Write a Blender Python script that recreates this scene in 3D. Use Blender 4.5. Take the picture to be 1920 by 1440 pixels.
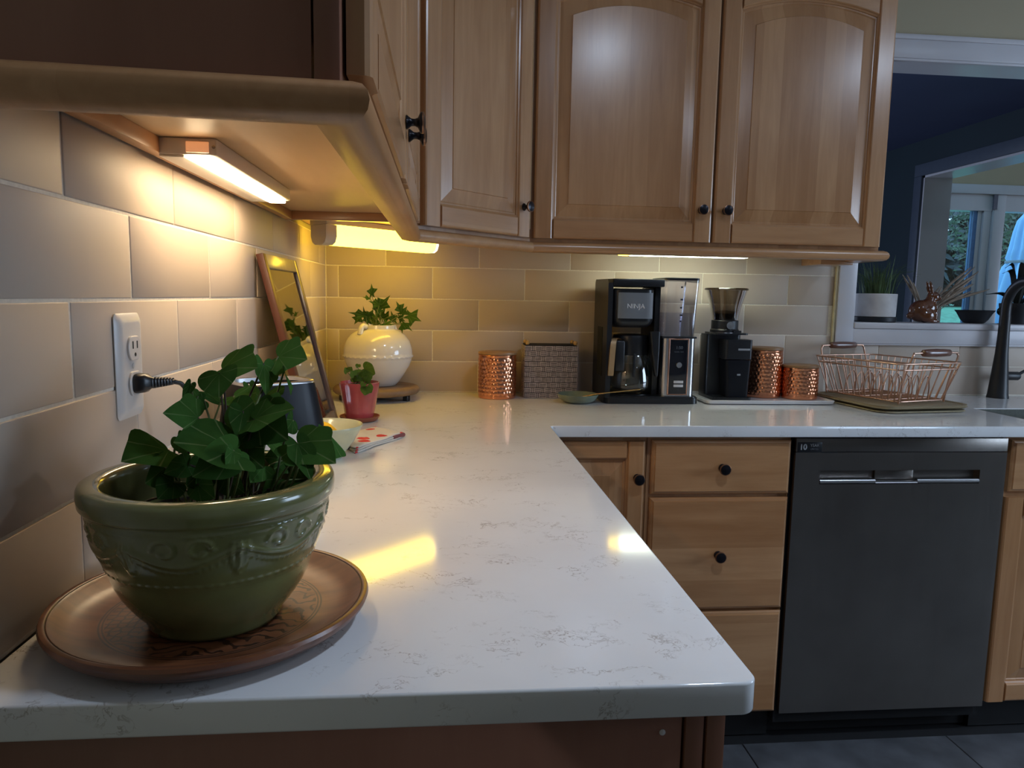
import bpy, bmesh, math, random
from mathutils import Vector, Matrix
random.seed(7)
PI = math.pi
for o in list(bpy.data.objects):
    bpy.data.objects.remove(o)
SC = bpy.context.scene
COL = SC.collection
Z0 = 0.914          # worktop height; everything below is modelled with the worktop top at z = 0, then raised

# ---------------------------------------------------------------- camera, world, lights, exposure
SC.view_settings.view_transform = 'Standard'
SC.view_settings.look = 'None'
SC.view_settings.gamma = 1.0
SC.view_settings.use_curve_mapping = False
SC.view_settings.exposure = 0.22

cd = bpy.data.cameras.new('camera')
cd.sensor_width = 36.0
cd.lens = 25.634
cd.clip_start = 0.02
cam = bpy.data.objects.new('camera', cd)
COL.objects.link(cam)
R_ = Vector((0.99548869, -0.09308755, 0.01835675))
U_ = Vector((-0.00709086, 0.11993972, 0.99275585))
F_ = Vector((0.09461491, 0.98840739, -0.11873857))
cam.matrix_world = Matrix(((R_.x, U_.x, -F_.x, 0.38255), (R_.y, U_.y, -F_.y, -2.44979),
                           (R_.z, U_.z, -F_.z, 0.32411 + Z0), (0, 0, 0, 1)))
SC.camera = cam

W = bpy.data.worlds.new('dusk_sky')
SC.world = W
W.use_nodes = True
bgn = W.node_tree.nodes['Background']
bgn.inputs[0].default_value = (0.42, 0.72, 1.0, 1)
bgn.inputs[1].default_value = 2.6

def area(name, loc, target, size, power, color, shape='DISK', size_y=None, spread=PI):
    ld = bpy.data.lights.new(name, 'AREA')
    ld.shape = shape
    ld.size = size
    if size_y:
        ld.size_y = size_y
    ld.energy = power
    ld.color = color
    ld.spread = spread
    ob = bpy.data.objects.new(name, ld)
    COL.objects.link(ob)
    ob.location = (loc[0], loc[1], loc[2] + Z0)
    d = Vector(target) - Vector(loc)
    ob.rotation_euler = d.to_track_quat('-Z', 'Y').to_euler()
    return ob

COOL = (0.63, 0.775, 1.0)
DOWNLIGHTS = [(1.14, -1.82), (2.54, -1.86), (1.14, -3.6), (2.54, -3.6)]
CEIL = 1.526
for (lx, ly), p, q in zip(DOWNLIGHTS, (5.0, 6.0, 0.2, 1.0), (2.4, 4.0, 0.0, 0.0)):
    area('downlight_glow', (lx, ly, CEIL - 0.010), (lx, ly, -1), 0.16, p, COOL)
    if q:
        area('downlight_beam', (lx, ly, CEIL - 0.012), (lx, ly, -1), 0.15, q, COOL, spread=math.radians(85))
# cool fill lamp added by the unseen right wall, standing in for daylight
area('fill_right', (4.28, -1.80, 0.55), (0, -1.4, 0.2), 1.1, 25.0, (0.66, 0.78, 1.0), 'RECTANGLE', 1.1)
# fill lamps added to brighten the sun room and the passage behind the pass-through
area('fill_sunroom', (8.6, 1.3, 0.5), (3.0, 1.6, 0.2), 1.6, 48.0, (0.60, 0.73, 1.0), 'RECTANGLE', 1.6)
area('fill_passage', (0.1, 2.4, 0.3), (3.0, 1.5, 0.8), 1.0, 26.0, (0.6, 0.72, 1.0), 'RECTANGLE', 1.2)

# ---------------------------------------------------------------- material helpers
def newmat(name):
    m = bpy.data.materials.new(name)
    m.use_nodes = True
    nt = m.node_tree
    return m, nt, nt.nodes['Principled BSDF'], nt.nodes['Material Output']

def N(nt, typ, **kw):
    n = nt.nodes.new(typ)
    for k, v in kw.items():
        if k.startswith('i_'):
            key = k[2:]
            n.inputs[int(key) if key.isdigit() else key].default_value = v
        else:
            setattr(n, k, v)
    return n

def ramp(nt, stops):
    r = nt.nodes.new('ShaderNodeValToRGB')
    el = r.color_ramp.elements
    while len(el) > 1:
        el.remove(el[-1])
    el[0].position, el[0].color = stops[0][0], (*stops[0][1], 1)
    for p, c in stops[1:]:
        e = el.new(p)
        e.color = (*c, 1)
    return r

def math_(nt, op, a, b=None):
    n = nt.nodes.new('ShaderNodeMath')
    n.operation = op
    for i, v in enumerate((a, b)):
        if v is None:
            continue
        if isinstance(v, (int, float)):
            n.inputs[i].default_value = v
        else:
            nt.links.new(v, n.inputs[i])
    return n.outputs[0]

def plain(name, col, rough=0.5, metal=0.0, var=0.12, scale=30.0, bump=0.0, coat=0.0, spec=0.5, emit=None, trans=0.0):
    m, nt, b, out = newmat(name)
    tc = N(nt, 'ShaderNodeTexCoord')
    no = N(nt, 'ShaderNodeTexNoise', i_Scale=scale, i_Detail=4.0)
    nt.links.new(tc.outputs['Object'], no.inputs['Vector'])
    lo = tuple(c * (1 - var) for c in col)
    hi = tuple(min(1, c * (1 + var)) for c in col)
    r = ramp(nt, [(0.3, lo), (0.7, hi)])
    nt.links.new(no.outputs['Fac'], r.inputs['Fac'])
    nt.links.new(r.outputs['Color'], b.inputs['Base Color'])
    b.inputs['Roughness'].default_value = rough
    b.inputs['Metallic'].default_value = metal
    b.inputs['Specular IOR Level'].default_value = spec
    b.inputs['Coat Weight'].default_value = coat
    b.inputs['Coat Roughness'].default_value = 0.08
    b.inputs['Transmission Weight'].default_value = trans
    if bump:
        bp = N(nt, 'ShaderNodeBump', i_Strength=bump, i_Distance=0.002)
        nt.links.new(no.outputs['Fac'], bp.inputs['Height'])
        nt.links.new(bp.outputs['Normal'], b.inputs['Normal'])
    if emit:
        b.inputs['Emission Color'].default_value = (*emit[0], 1)
        b.inputs['Emission Strength'].default_value = emit[1]
    return m

def wood(name, light, dark, axis='z', stave=0.062, rough=0.3, coat=0.9, grain=1.0, svar=0.26):
    m, nt, b, out = newmat(name)
    tc = N(nt, 'ShaderNodeTexCoord')
    oi = N(nt, 'ShaderNodeObjectInfo')
    off = N(nt, 'ShaderNodeCombineXYZ')
    for i in range(3):
        nt.links.new(math_(nt, 'MULTIPLY', oi.outputs['Random'], 7.0 + 3 * i), off.inputs[i])
    add = N(nt, 'ShaderNodeVectorMath', operation='ADD')
    nt.links.new(tc.outputs['Object'], add.inputs[0])
    nt.links.new(off.outputs[0], add.inputs[1])
    mp = N(nt, 'ShaderNodeMapping')
    s = [26.0, 26.0, 26.0]
    s['xyz'.index(axis)] = 2.2
    mp.inputs['Scale'].default_value = s
    nt.links.new(add.outputs[0], mp.inputs['Vector'])
    n1 = N(nt, 'ShaderNodeTexNoise', i_Scale=1.6, i_Detail=6.0, i_Roughness=0.6, i_Distortion=0.5)
    nt.links.new(mp.outputs[0], n1.inputs['Vector'])
    mp2 = N(nt, 'ShaderNodeMapping')
    s2 = [6.0, 6.0, 6.0]
    s2['xyz'.index(axis)] = 2.0
    mp2.inputs['Scale'].default_value = s2
    nt.links.new(add.outputs[0], mp2.inputs['Vector'])
    n2 = N(nt, 'ShaderNodeTexNoise', i_Scale=1.0, i_Detail=3.0, i_Distortion=1.2)
    nt.links.new(mp2.outputs[0], n2.inputs['Vector'])
    # glued staves: each strip across the grain gets its own tone
    sx = N(nt, 'ShaderNodeSeparateXYZ')
    nt.links.new(add.outputs[0], sx.inputs[0])
    across = sx.outputs['Z' if axis == 'x' else 'X'] if axis != 'z' else math_(nt, 'ADD', sx.outputs['X'], sx.outputs['Y'])
    wn = N(nt, 'ShaderNodeTexWhiteNoise', noise_dimensions='1D')
    nt.links.new(math_(nt, 'FLOOR', math_(nt, 'DIVIDE', across, stave)), wn.inputs['W'])
    f = math_(nt, 'ADD', math_(nt, 'MULTIPLY', n1.outputs['Fac'], 0.55 * grain), math_(nt, 'MULTIPLY', n2.outputs['Fac'], 0.45))
    f = math_(nt, 'ADD', f, math_(nt, 'MULTIPLY', math_(nt, 'SUBTRACT', wn.outputs['Value'], 0.5), svar))
    r = ramp(nt, [(0.28, dark), (0.5, tuple((a + c) / 2 for a, c in zip(light, dark))), (0.68, light)])
    nt.links.new(f, r.inputs['Fac'])
    nt.links.new(r.outputs['Color'], b.inputs['Base Color'])
    b.inputs['Roughness'].default_value = rough
    b.inputs['Coat Weight'].default_value = coat
    b.inputs['Coat Roughness'].default_value = 0.22
    bp = N(nt, 'ShaderNodeBump', i_Strength=0.06, i_Distance=0.002)
    nt.links.new(n1.outputs['Fac'], bp.inputs['Height'])
    nt.links.new(bp.outputs['Normal'], b.inputs['Normal'])
    return m

def glass(name, tint=(0.9, 0.95, 0.95), refl=0.08, rough=0.02, density=0.0):
    """thin sheet: lets light straight through, mirrors a little"""
    m, nt, b, out = newmat(name)
    nt.nodes.remove(b)
    tr = N(nt, 'ShaderNodeBsdfTransparent')
    tr.inputs[0].default_value = (*tint, 1)
    gl = N(nt, 'ShaderNodeBsdfGlossy')
    gl.inputs['Roughness'].default_value = rough
    gl.inputs['Color'].default_value = (1, 1, 1, 1)
    fr = N(nt, 'ShaderNodeLayerWeight', i_Blend=0.25)
    mx = N(nt, 'ShaderNodeMixShader')
    nt.links.new(math_(nt, 'ADD', math_(nt, 'MULTIPLY', fr.outputs['Fresnel'], 0.8), refl), mx.inputs[0])
    nt.links.new(tr.outputs[0], mx.inputs[1])
    nt.links.new(gl.outputs[0], mx.inputs[2])
    nt.links.new(mx.outputs[0], out.inputs['Surface'])
    return m

def emis(name, col, strength):
    m, nt, b, out = newmat(name)
    b.inputs['Base Color'].default_value = (0.8, 0.78, 0.72, 1)
    b.inputs['Roughness'].default_value = 0.3
    b.inputs['Emission Color'].default_value = (*col, 1)
    b.inputs['Emission Strength'].default_value = strength
    return m

# ---------------------------------------------------------------- mesh helpers
class MB:
    def __init__(s):
        s.v, s.f, s.m, s.uv = [], [], [], None
    def add(s, vs, fs, mi=0):
        k = len(s.v)
        s.v += [tuple(v) for v in vs]
        s.f += [tuple(i + k for i in f) for f in fs]
        s.m += [mi] * len(fs)
        return s
    def box(s, x0, x1, y0, y1, z0, z1, bev=0.0, mi=0, seg=2):
        if bev <= 0:
            vs = [(x, y, z) for x in (x0, x1) for y in (y0, y1) for z in (z0, z1)]
            fs = [(0, 1, 3, 2), (4, 6, 7, 5), (0, 4, 5, 1), (2, 3, 7, 6), (0, 2, 6, 4), (1, 5, 7, 3)]
            return s.add(vs, fs, mi)
        bm = bmesh.new()
        bmesh.ops.create_cube(bm, size=1.0)
        for v in bm.verts:
            v.co = Vector(((x0 + x1) / 2 + v.co.x * (x1 - x0), (y0 + y1) / 2 + v.co.y * (y1 - y0), (z0 + z1) / 2 + v.co.z * (z1 - z0)))
        bmesh.ops.bevel(bm, geom=bm.edges[:], offset=bev, segments=seg, profile=0.5, affect='EDGES')
        s.bm(bm, mi)
        bm.free()
        return s
    def bm(s, bm, mi=0):
        bm.verts.index_update()
        return s.add([v.co[:] for v in bm.verts], [[v.index for v in f.verts] for f in bm.faces], mi)
    def lathe(s, prof, seg=48, c=(0, 0), mi=0, fn=None, capb=True, capt=True, close=False):
        n = len(prof)
        vs, fs = [], []
        for i, (r, z) in enumerate(prof):
            for j in range(seg):
                a = 2 * PI * j / seg
                rr = r + (fn(a, z, r, i) if fn else 0)
                vs.append((c[0] + rr * math.cos(a), c[1] + rr * math.sin(a), z))
        rng = n if close else n - 1
        for i in range(rng):
            i2 = (i + 1) % n
            for j in range(seg):
                j2 = (j + 1) % seg
                fs.append((i * seg + j, i * seg + j2, i2 * seg + j2, i2 * seg + j))
        if not close:
            if capb and prof[0][0] > 1e-5:
                fs.append(tuple(reversed(range(seg))))
            if capt and prof[-1][0] > 1e-5:
                fs.append(tuple((n - 1) * seg + j for j in range(seg)))
        return s.add(vs, fs, mi)
    def tube(s, pts, r, seg=8, mi=0, closed=False, cap=True):
        pts = [Vector(p) for p in pts]
        n = len(pts)
        rs = r if isinstance(r, (list, tuple)) else [r] * n
        vs, fs = [], []
        up = None
        for i, p in enumerate(pts):
            if closed:
                t = pts[(i + 1) % n] - pts[i - 1]
            else:
                t = pts[min(i + 1, n - 1)] - pts[max(i - 1, 0)]
            t.normalize()
            if up is None:
                up = Vector((0, 0, 1)) if abs(t.z) < 0.9 else Vector((1, 0, 0))
            a = up - t * up.dot(t)
            if a.length < 1e-5:
                a = t.orthogonal()
            a.normalize()
            up = a
            b = t.cross(a)
            for j in range(seg):
                w = 2 * PI * j / seg
                vs.append(p + (a * math.cos(w) + b * math.sin(w)) * rs[i])
        for i in range(n if closed else n - 1):
            i2 = (i + 1) % n
            for j in range(seg):
                j2 = (j + 1) % seg
                fs.append((i * seg + j, i * seg + j2, i2 * seg + j2, i2 * seg + j))
        if cap and not closed:
            fs.append(tuple(reversed(range(seg))))
            fs.append(tuple((n - 1) * seg + j for j in range(seg)))
        return s.add(vs, fs, mi)
    def rod(s, a, b, r, seg=8, mi=0):
        return s.tube([a, b], r, seg, mi)
    def prism(s, poly, z0, z1, mi=0, plane='xy'):
        """poly in 2D extruded along the third axis; plane 'xz' extrudes along y, 'yz' along x"""
        n = len(poly)
        def pt(p, h):
            return (p[0], p[1], h) if plane == 'xy' else (p[0], h, p[1]) if plane == 'xz' else (h, p[0], p[1])
        vs = [pt(p, z0) for p in poly] + [pt(p, z1) for p in poly]
        fs = [tuple(reversed(range(n))), tuple(range(n, 2 * n))]
        fs += [(i, (i + 1) % n, n + (i + 1) % n, n + i) for i in range(n)]
        return s.add(vs, fs, mi)
    def sphere(s, c, r, seg=16, ring=10, mi=0, sc=(1, 1, 1)):
        vs, fs = [], []
        for i in range(1, ring):
            t = PI * i / ring
            for j in range(seg):
                a = 2 * PI * j / seg
                vs.append((c[0] + r * sc[0] * math.sin(t) * math.cos(a), c[1] + r * sc[1] * math.sin(t) * math.sin(a), c[2] + r * sc[2] * math.cos(t)))
        top, bot = len(vs), len(vs) + 1
        vs += [(c[0], c[1], c[2] + r * sc[2]), (c[0], c[1], c[2] - r * sc[2])]
        for i in range(ring - 2):
            for j in range(seg):
                j2 = (j + 1) % seg
                fs.append((i * seg + j, (i + 1) * seg + j, (i + 1) * seg + j2, i * seg + j2))
        for j in range(seg):
            j2 = (j + 1) % seg
            fs.append((top, j, j2))
            fs.append((bot, (ring - 2) * seg + j2, (ring - 2) * seg + j))
        return s.add(vs, fs, mi)
    def loft(s, secs, mi=0, capb=True, capt=True):
        n = len(secs[0])
        vs = [v for sec in secs for v in sec]
        fs = []
        for i in range(len(secs) - 1):
            for j in range(n):
                j2 = (j + 1) % n
                fs.append((i * n + j, i * n + j2, (i + 1) * n + j2, (i + 1) * n + j))
        if capb:
            fs.append(tuple(reversed(range(n))))
        if capt:
            fs.append(tuple((len(secs) - 1) * n + j for j in range(n)))
        return s.add(vs, fs, mi)
    def moved(s, loc=(0, 0, 0), rz=0.0, rx=0.0, ry=0.0):
        M = Matrix.Translation(loc) @ Matrix.Rotation(rz, 4, 'Z') @ Matrix.Rotation(ry, 4, 'Y') @ Matrix.Rotation(rx, 4, 'X')
        s.v = [tuple(M @ Vector(v)) for v in s.v]
        return s
    def mesh(s, name, mats, ang=35, smooth=True):
        me = bpy.data.meshes.new(name)
        me.from_pydata(s.v, [], s.f)
        if not isinstance(mats, (list, tuple)):
            mats = [mats]
        for m in mats:
            me.materials.append(m)
        me.polygons.foreach_set('material_index', s.m)
        bm = bmesh.new()
        bm.from_mesh(me)
        bmesh.ops.recalc_face_normals(bm, faces=bm.faces[:])
        bm.to_mesh(me)
        bm.free()
        if smooth:
            me.polygons.foreach_set('use_smooth', [True] * len(me.polygons))
            me.set_sharp_from_angle(angle=math.radians(ang))
        me.update()
        return me

def link(name, me, parent=None, loc=(0, 0, 0), rot=(0, 0, 0)):
    o = bpy.data.objects.new(name, me)
    COL.objects.link(o)
    o.location = loc
    o.rotation_euler = rot
    if parent is not None:
        o.parent = parent
    return o

def thing(name, label, cat, loc=(0, 0, 0), rz=0.0, group=None):
    o = link(name, None, None, loc, (0, 0, rz))
    o.empty_display_size = 0.02
    o['label'] = label
    o['category'] = cat
    if group:
        o['group'] = group
    return o

def part(name, mb, mats, parent, loc=(0, 0, 0), rot=(0, 0, 0), ang=35, label=None, stuff=False, world=False):
    if world:     # verts were written in scene coordinates: bring them into the (unturned) parent's frame
        off = Vector((0, 0, 0))
        p = parent
        while p is not None:
            off += p.location
            p = p.parent
        mb.v = [tuple(Vector(v) - off) for v in mb.v]
    o = link(name, mb.mesh(name, mats, ang), parent, loc, rot)
    if label:
        o['label'] = label
    if stuff:
        o['kind'] = 'stuff'
    return o

def whole(name, mb, mats, label, cat, loc=(0, 0, 0), rz=0, group=None, ang=35):
    o = link(name, mb.mesh(name, mats, ang), None, loc, (0, 0, rz))
    o['label'] = label
    o['category'] = cat
    if group:
        o['group'] = group
    return o

def struct(name, mb, mats, ang=35, parent=None):
    o = link(name, mb.mesh(name, mats, ang), parent)
    if parent is None:
        o['kind'] = 'structure'
    return o

def copy_tree(o, parent=None):
    c = o.copy()
    COL.objects.link(c)
    c.parent = parent
    for ch in list(o.children):
        copy_tree(ch, c)
    return c

def text(body, name, size, mat, parent, loc, rot=(PI / 2, 0, 0), align='CENTER', depth=0.0003, label=None, bold=0.0):
    cu = bpy.data.curves.new(name, 'FONT')
    cu.body = body
    cu.size = size
    cu.align_x = align
    cu.align_y = 'CENTER'
    cu.extrude = depth
    cu.offset = bold
    tmp = bpy.data.objects.new(name, cu)
    COL.objects.link(tmp)
    dg = bpy.context.evaluated_depsgraph_get()
    dg.update()
    me = bpy.data.meshes.new_from_object(tmp.evaluated_get(dg))
    bpy.data.objects.remove(tmp)
    me.materials.clear()
    me.materials.append(mat)
    o = link(name, me, parent, loc, rot)
    if label:
        o['label'] = label
    return o

def arc(cx, cy, r, a0, a1, n):
    return [(cx + r * math.cos(a0 + (a1 - a0) * i / n), cy + r * math.sin(a0 + (a1 - a0) * i / n)) for i in range(n + 1)]

def rrect(x0, x1, y0, y1, r, n=5):
    return (arc(x1 - r, y0 + r, r, -PI / 2, 0, n) + arc(x1 - r, y1 - r, r, 0, PI / 2, n) +
            arc(x0 + r, y1 - r, r, PI / 2, PI, n) + arc(x0 + r, y0 + r, r, PI, 1.5 * PI, n))

def bez(pts, n=24):
    """Catmull-Rom through the points"""
    P = [Vector(p) for p in pts]
    P = [P[0] * 2 - P[1]] + P + [P[-1] * 2 - P[-2]]
    out = []
    k = len(P) - 3
    for i in range(k):
        a, b, c, d = P[i:i + 4]
        m = max(2, n // k)
        for j in range(m):
            t = j / m
            out.append(0.5 * ((2 * b) + (c - a) * t + (2 * a - 5 * b + 4 * c - d) * t * t + (3 * b - a - 3 * c + d) * t ** 3))
    out.append(P[-2])
    return out

# ---------------------------------------------------------------- materials
MAPLE_L, MAPLE_D = (0.56, 0.300, 0.136), (0.385, 0.178, 0.067)
M_V = wood('maple_upright', MAPLE_L, MAPLE_D, 'z')
M_H = wood('maple_crosswise', MAPLE_L, MAPLE_D, 'x', stave=0.09)
M_Y = wood('maple_lengthwise', MAPLE_L, MAPLE_D, 'y', stave=0.2, coat=0.1, rough=0.45)
M_UNDER = wood('maple_ply_underside', (0.68, 0.46, 0.25), (0.56, 0.35, 0.17), 'y', stave=0.4, rough=0.45, coat=0.0, grain=0.5, svar=0.05)
M_ENDSHADE = wood('maple_shaded_end', (0.33, 0.152, 0.09), (0.24, 0.10, 0.058), 'z', stave=0.3, rough=0.4, coat=0.1, grain=0.5, svar=0.05)  # maple with the shade of the viewer-facing ends put into its colour
M_DARKGAP = plain('shadow_gap_black', (0.006, 0.006, 0.007), 0.8)
M_TOE = plain('toe_kick_black', (0.012, 0.012, 0.013), 0.6)

def quartz():
    m, nt, b, out = newmat('white_veined_quartz')
    tc = N(nt, 'ShaderNodeTexCoord')
    d = N(nt, 'ShaderNodeTexNoise', i_Scale=7.0, i_Detail=5.0, i_Roughness=0.65)
    nt.links.new(tc.outputs['Object'], d.inputs['Vector'])
    mixv = N(nt, 'ShaderNodeVectorMath', operation='MULTIPLY_ADD')
    nt.links.new(d.outputs['Color'], mixv.inputs[0])
    mixv.inputs[1].default_value = (0.16, 0.16, 0.16)
    nt.links.new(tc.outputs['Object'], mixv.inputs[2])
    mp = N(nt, 'ShaderNodeMapping')
    mp.inputs['Scale'].default_value = (0.7, 1.5, 1.0)
    mp.inputs['Rotation'].default_value = (0, 0, 0.35)
    nt.links.new(mixv.outputs[0], mp.inputs['Vector'])
    v = N(nt, 'ShaderNodeTexNoise', i_Scale=8.5, i_Detail=7.0, i_Roughness=0.62, i_Distortion=0.6)
    nt.links.new(mp.outputs[0], v.inputs['Vector'])
    line = math_(nt, 'ABSOLUTE', math_(nt, 'SUBTRACT', v.outputs['Fac'], 0.5))
    ln = N(nt, 'ShaderNodeMapRange', i_1=0.0, i_2=0.008, i_3=1.0, i_4=0.0)
    nt.links.new(line, ln.inputs[0])
    mk = N(nt, 'ShaderNodeTexNoise', i_Scale=9.0, i_Detail=4.0, i_Roughness=0.7)
    nt.links.new(tc.outputs['Object'], mk.inputs['Vector'])
    mr = N(nt, 'ShaderNodeMapRange', i_1=0.47, i_2=0.58, i_3=0.0, i_4=1.0)
    nt.links.new(mk.outputs['Fac'], mr.inputs[0])
    fac = math_(nt, 'MULTIPLY', math_(nt, 'MULTIPLY', ln.outputs[0], mr.outputs[0]), 0.75)
    cl = N(nt, 'ShaderNodeTexNoise', i_Scale=4.0, i_Detail=5.0)
    nt.links.new(tc.outputs['Object'], cl.inputs['Vector'])
    base = ramp(nt, [(0.3, (0.70, 0.69, 0.68)), (0.7, (0.78, 0.775, 0.77))])
    nt.links.new(cl.outputs['Fac'], base.inputs['Fac'])
    mx = N(nt, 'ShaderNodeMix', data_type='RGBA')
    nt.links.new(fac, mx.inputs[0])
    nt.links.new(base.outputs['Color'], mx.inputs[6])
    mx.inputs[7].default_value = (0.27, 0.22, 0.18, 1)
    nt.links.new(mx.outputs[2], b.inputs['Base Color'])
    b.inputs['Roughness'].default_value = 0.085
    b.inputs['Specular IOR Level'].default_value = 0.55
    return m
M_QUARTZ = quartz()

def tilemat():
    m, nt, b, out = newmat('cream_ceramic_tile')
    tc = N(nt, 'ShaderNodeTexCoord')
    oi = N(nt, 'ShaderNodeObjectInfo')
    no = N(nt, 'ShaderNodeTexNoise', i_Scale=9.0, i_Detail=3.0)
    ad = N(nt, 'ShaderNodeVectorMath', operation='ADD')
    nt.links.new(tc.outputs['Object'], ad.inputs[0])
    nt.links.new(oi.outputs['Location'], ad.inputs[1])
    nt.links.new(ad.outputs[0], no.inputs['Vector'])
    f = math_(nt, 'ADD', math_(nt, 'MULTIPLY', no.outputs['Fac'], 0.5), math_(nt, 'MULTIPLY', oi.outputs['Random'], 0.5))
    r = ramp(nt, [(0.25, (0.485, 0.40, 0.325)), (0.75, (0.545, 0.457, 0.375))])
    nt.links.new(f, r.inputs['Fac'])
    nt.links.new(r.outputs['Color'], b.inputs['Base Color'])
    b.inputs['Roughness'].default_value = 0.58
    fine = N(nt, 'ShaderNodeTexNoise', i_Scale=420.0, i_Detail=2.0)
    nt.links.new(ad.outputs[0], fine.inputs['Vector'])
    h = math_(nt, 'ADD', math_(nt, 'MULTIPLY', no.outputs['Fac'], 3.0), math_(nt, 'MULTIPLY', fine.outputs['Fac'], 0.10))
    bp = N(nt, 'ShaderNodeBump', i_Strength=0.35, i_Distance=0.0012)
    nt.links.new(h, bp.inputs['Height'])
    nt.links.new(bp.outputs['Normal'], b.inputs['Normal'])
    return m
M_TILE = tilemat()
M_GROUT = plain('pale_grout', (0.74, 0.68, 0.58), 0.9, var=0.08, scale=200)
M_WALL = plain('beige_wall_paint', (0.42, 0.36, 0.24), 0.75, var=0.03, scale=3)
M_WHITE = plain('white_trim_paint', (0.62, 0.61, 0.64), 0.32, var=0.03, scale=6)
M_CEIL = plain('ceiling_white', (0.6, 0.6, 0.6), 0.9, var=0.02, scale=2)
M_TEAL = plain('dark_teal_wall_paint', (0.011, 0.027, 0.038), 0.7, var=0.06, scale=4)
M_NAVY = plain('navy_ceiling_paint', (0.06, 0.08, 0.16), 0.8, var=0.05, scale=3)
M_CAULK = plain('cream_caulk', (0.66, 0.58, 0.36), 0.6)
M_SLATE = plain('dark_slate_floor', (0.075, 0.078, 0.085), 0.5, var=0.35, scale=9, bump=0.3)
M_STEEL = None
def steel():
    m, nt, b, out = newmat('brushed_stainless')
    tc = N(nt, 'ShaderNodeTexCoord')
    mp = N(nt, 'ShaderNodeMapping')
    mp.inputs['Scale'].default_value = (260, 260, 1.5)
    nt.links.new(tc.outputs['Object'], mp.inputs['Vector'])
    no = N(nt, 'ShaderNodeTexNoise', i_Scale=1.0, i_Detail=4.0)
    nt.links.new(mp.outputs[0], no.inputs['Vector'])
    sm = N(nt, 'ShaderNodeTexNoise', i_Scale=5.0, i_Detail=3.0)
    nt.links.new(tc.outputs['Object'], sm.inputs['Vector'])
    r = ramp(nt, [(0.3, (0.225, 0.202, 0.182)), (0.7, (0.275, 0.25, 0.226))])
    nt.links.new(sm.outputs['Fac'], r.inputs['Fac'])
    nt.links.new(r.outputs['Color'], b.inputs['Base Color'])
    b.inputs['Metallic'].default_value = 1.0
    b.inputs['Anisotropic'].default_value = 0.75
    b.inputs['Anisotropic Rotation'].default_value = 0.25
    rr = N(nt, 'ShaderNodeMapRange', i_1=0.3, i_2=0.7, i_3=0.30, i_4=0.34)
    nt.links.new(no.outputs['Fac'], rr.inputs[0])
    nt.links.new(rr.outputs[0], b.inputs['Roughness'])
    tg = N(nt, 'ShaderNodeTangent', direction_type='RADIAL', axis='Z')
    nt.links.new(tg.outputs[0], b.inputs['Tangent'])
    bp = N(nt, 'ShaderNodeBump', i_Strength=0.006, i_Distance=0.001)
    nt.links.new(no.outputs['Fac'], bp.inputs['Height'])
    nt.links.new(bp.outputs['Normal'], b.inputs['Normal'])
    return m
M_STEEL = steel()
M_CHROME = plain('polished_steel', (0.66, 0.66, 0.67), 0.26, 1.0, var=0.03)
M_BLACKP = plain('black_plastic', (0.012, 0.013, 0.016), 0.32, var=0.1)
M_BLACKM = plain('matte_black_metal', (0.010, 0.011, 0.014), 0.42, 0.0, var=0.1)
M_NAVYGLOSS = plain('glossy_blue_black_enamel', (0.007, 0.008, 0.012), 0.34, var=0.1, spec=0.22)
M_KNOB = plain('dark_bronze_knob', (0.016, 0.014, 0.018), 0.28, 0.6, var=0.2, scale=60)
M_KNOBRIM = plain('rubbed_copper_rim', (0.30, 0.15, 0.08), 0.35, 0.9)
M_COPPER = plain('hammered_copper', (0.78, 0.34, 0.19), 0.2, 1.0, var=0.06, scale=12)
M_COPPERLID = wood('bamboo_canister_lid', (0.34, 0.19, 0.085), (0.24, 0.12, 0.05), 'x', stave=0.03, rough=0.45, coat=0.1)
M_ROSEWIRE = plain('rose_gold_wire', (0.66, 0.42, 0.31), 0.32, 1.0, var=0.1)
M_WALNUT = wood('walnut_grip', (0.20, 0.075, 0.04), (0.10, 0.035, 0.02), 'x', stave=0.2, rough=0.4)
M_GOLD = plain('brass_spoon', (0.62, 0.45, 0.20), 0.25, 1.0)
M_PLASTICW = plain('white_plastic', (0.62, 0.60, 0.58), 0.3, var=0.02)
M_LAMPBODY = plain('white_lamp_housing', (0.70, 0.64, 0.56), 0.4, var=0.02)
M_SCREW = plain('screw_metal', (0.35, 0.32, 0.27), 0.35, 1.0)
M_GREENGLAZE = plain('sage_green_glaze', (0.150, 0.150, 0.055), 0.17, var=0.25, scale=14, coat=0.5)
M_SOIL = plain('potting_soil', (0.02, 0.014, 0.01), 0.95, var=0.5, scale=120, bump=1.0)
M_STEM = plain('green_stem', (0.10, 0.13, 0.03), 0.5, var=0.3, scale=60)
M_STEMD = plain('brown_stem', (0.05, 0.03, 0.015), 0.6, var=0.3, scale=60)
M_WHITEGLAZE = plain('cream_white_glaze', (0.68, 0.65, 0.60), 0.12, var=0.04, scale=10, coat=0.4)
M_PINKGLAZE = plain('rose_pink_glaze', (0.42, 0.07, 0.075), 0.18, var=0.18, scale=16, coat=0.4)
M_TERRA = plain('terracotta', (0.24, 0.07, 0.035), 0.5, var=0.2, scale=30)
M_CREAMBOWL = plain('pale_celadon_glaze', (0.50, 0.52, 0.36), 0.2, var=0.08, scale=20, coat=0.3)
M_LEMON = plain('yellow_lemon_skin', (0.85, 0.48, 0.02), 0.4, var=0.1, scale=150, bump=0.4)
M_SAGEDISH = plain('grey_green_glaze', (0.16, 0.20, 0.15), 0.2, var=0.2, scale=25, coat=0.4)
M_TRAYW = plain('white_glazed_tray', (0.66, 0.65, 0.66), 0.2, var=0.02)
M_MATTOP = wood('olive_drain_board', (0.30, 0.24, 0.14), (0.20, 0.15, 0.08), 'x', stave=0.03, rough=0.5, coat=0.0)
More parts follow.
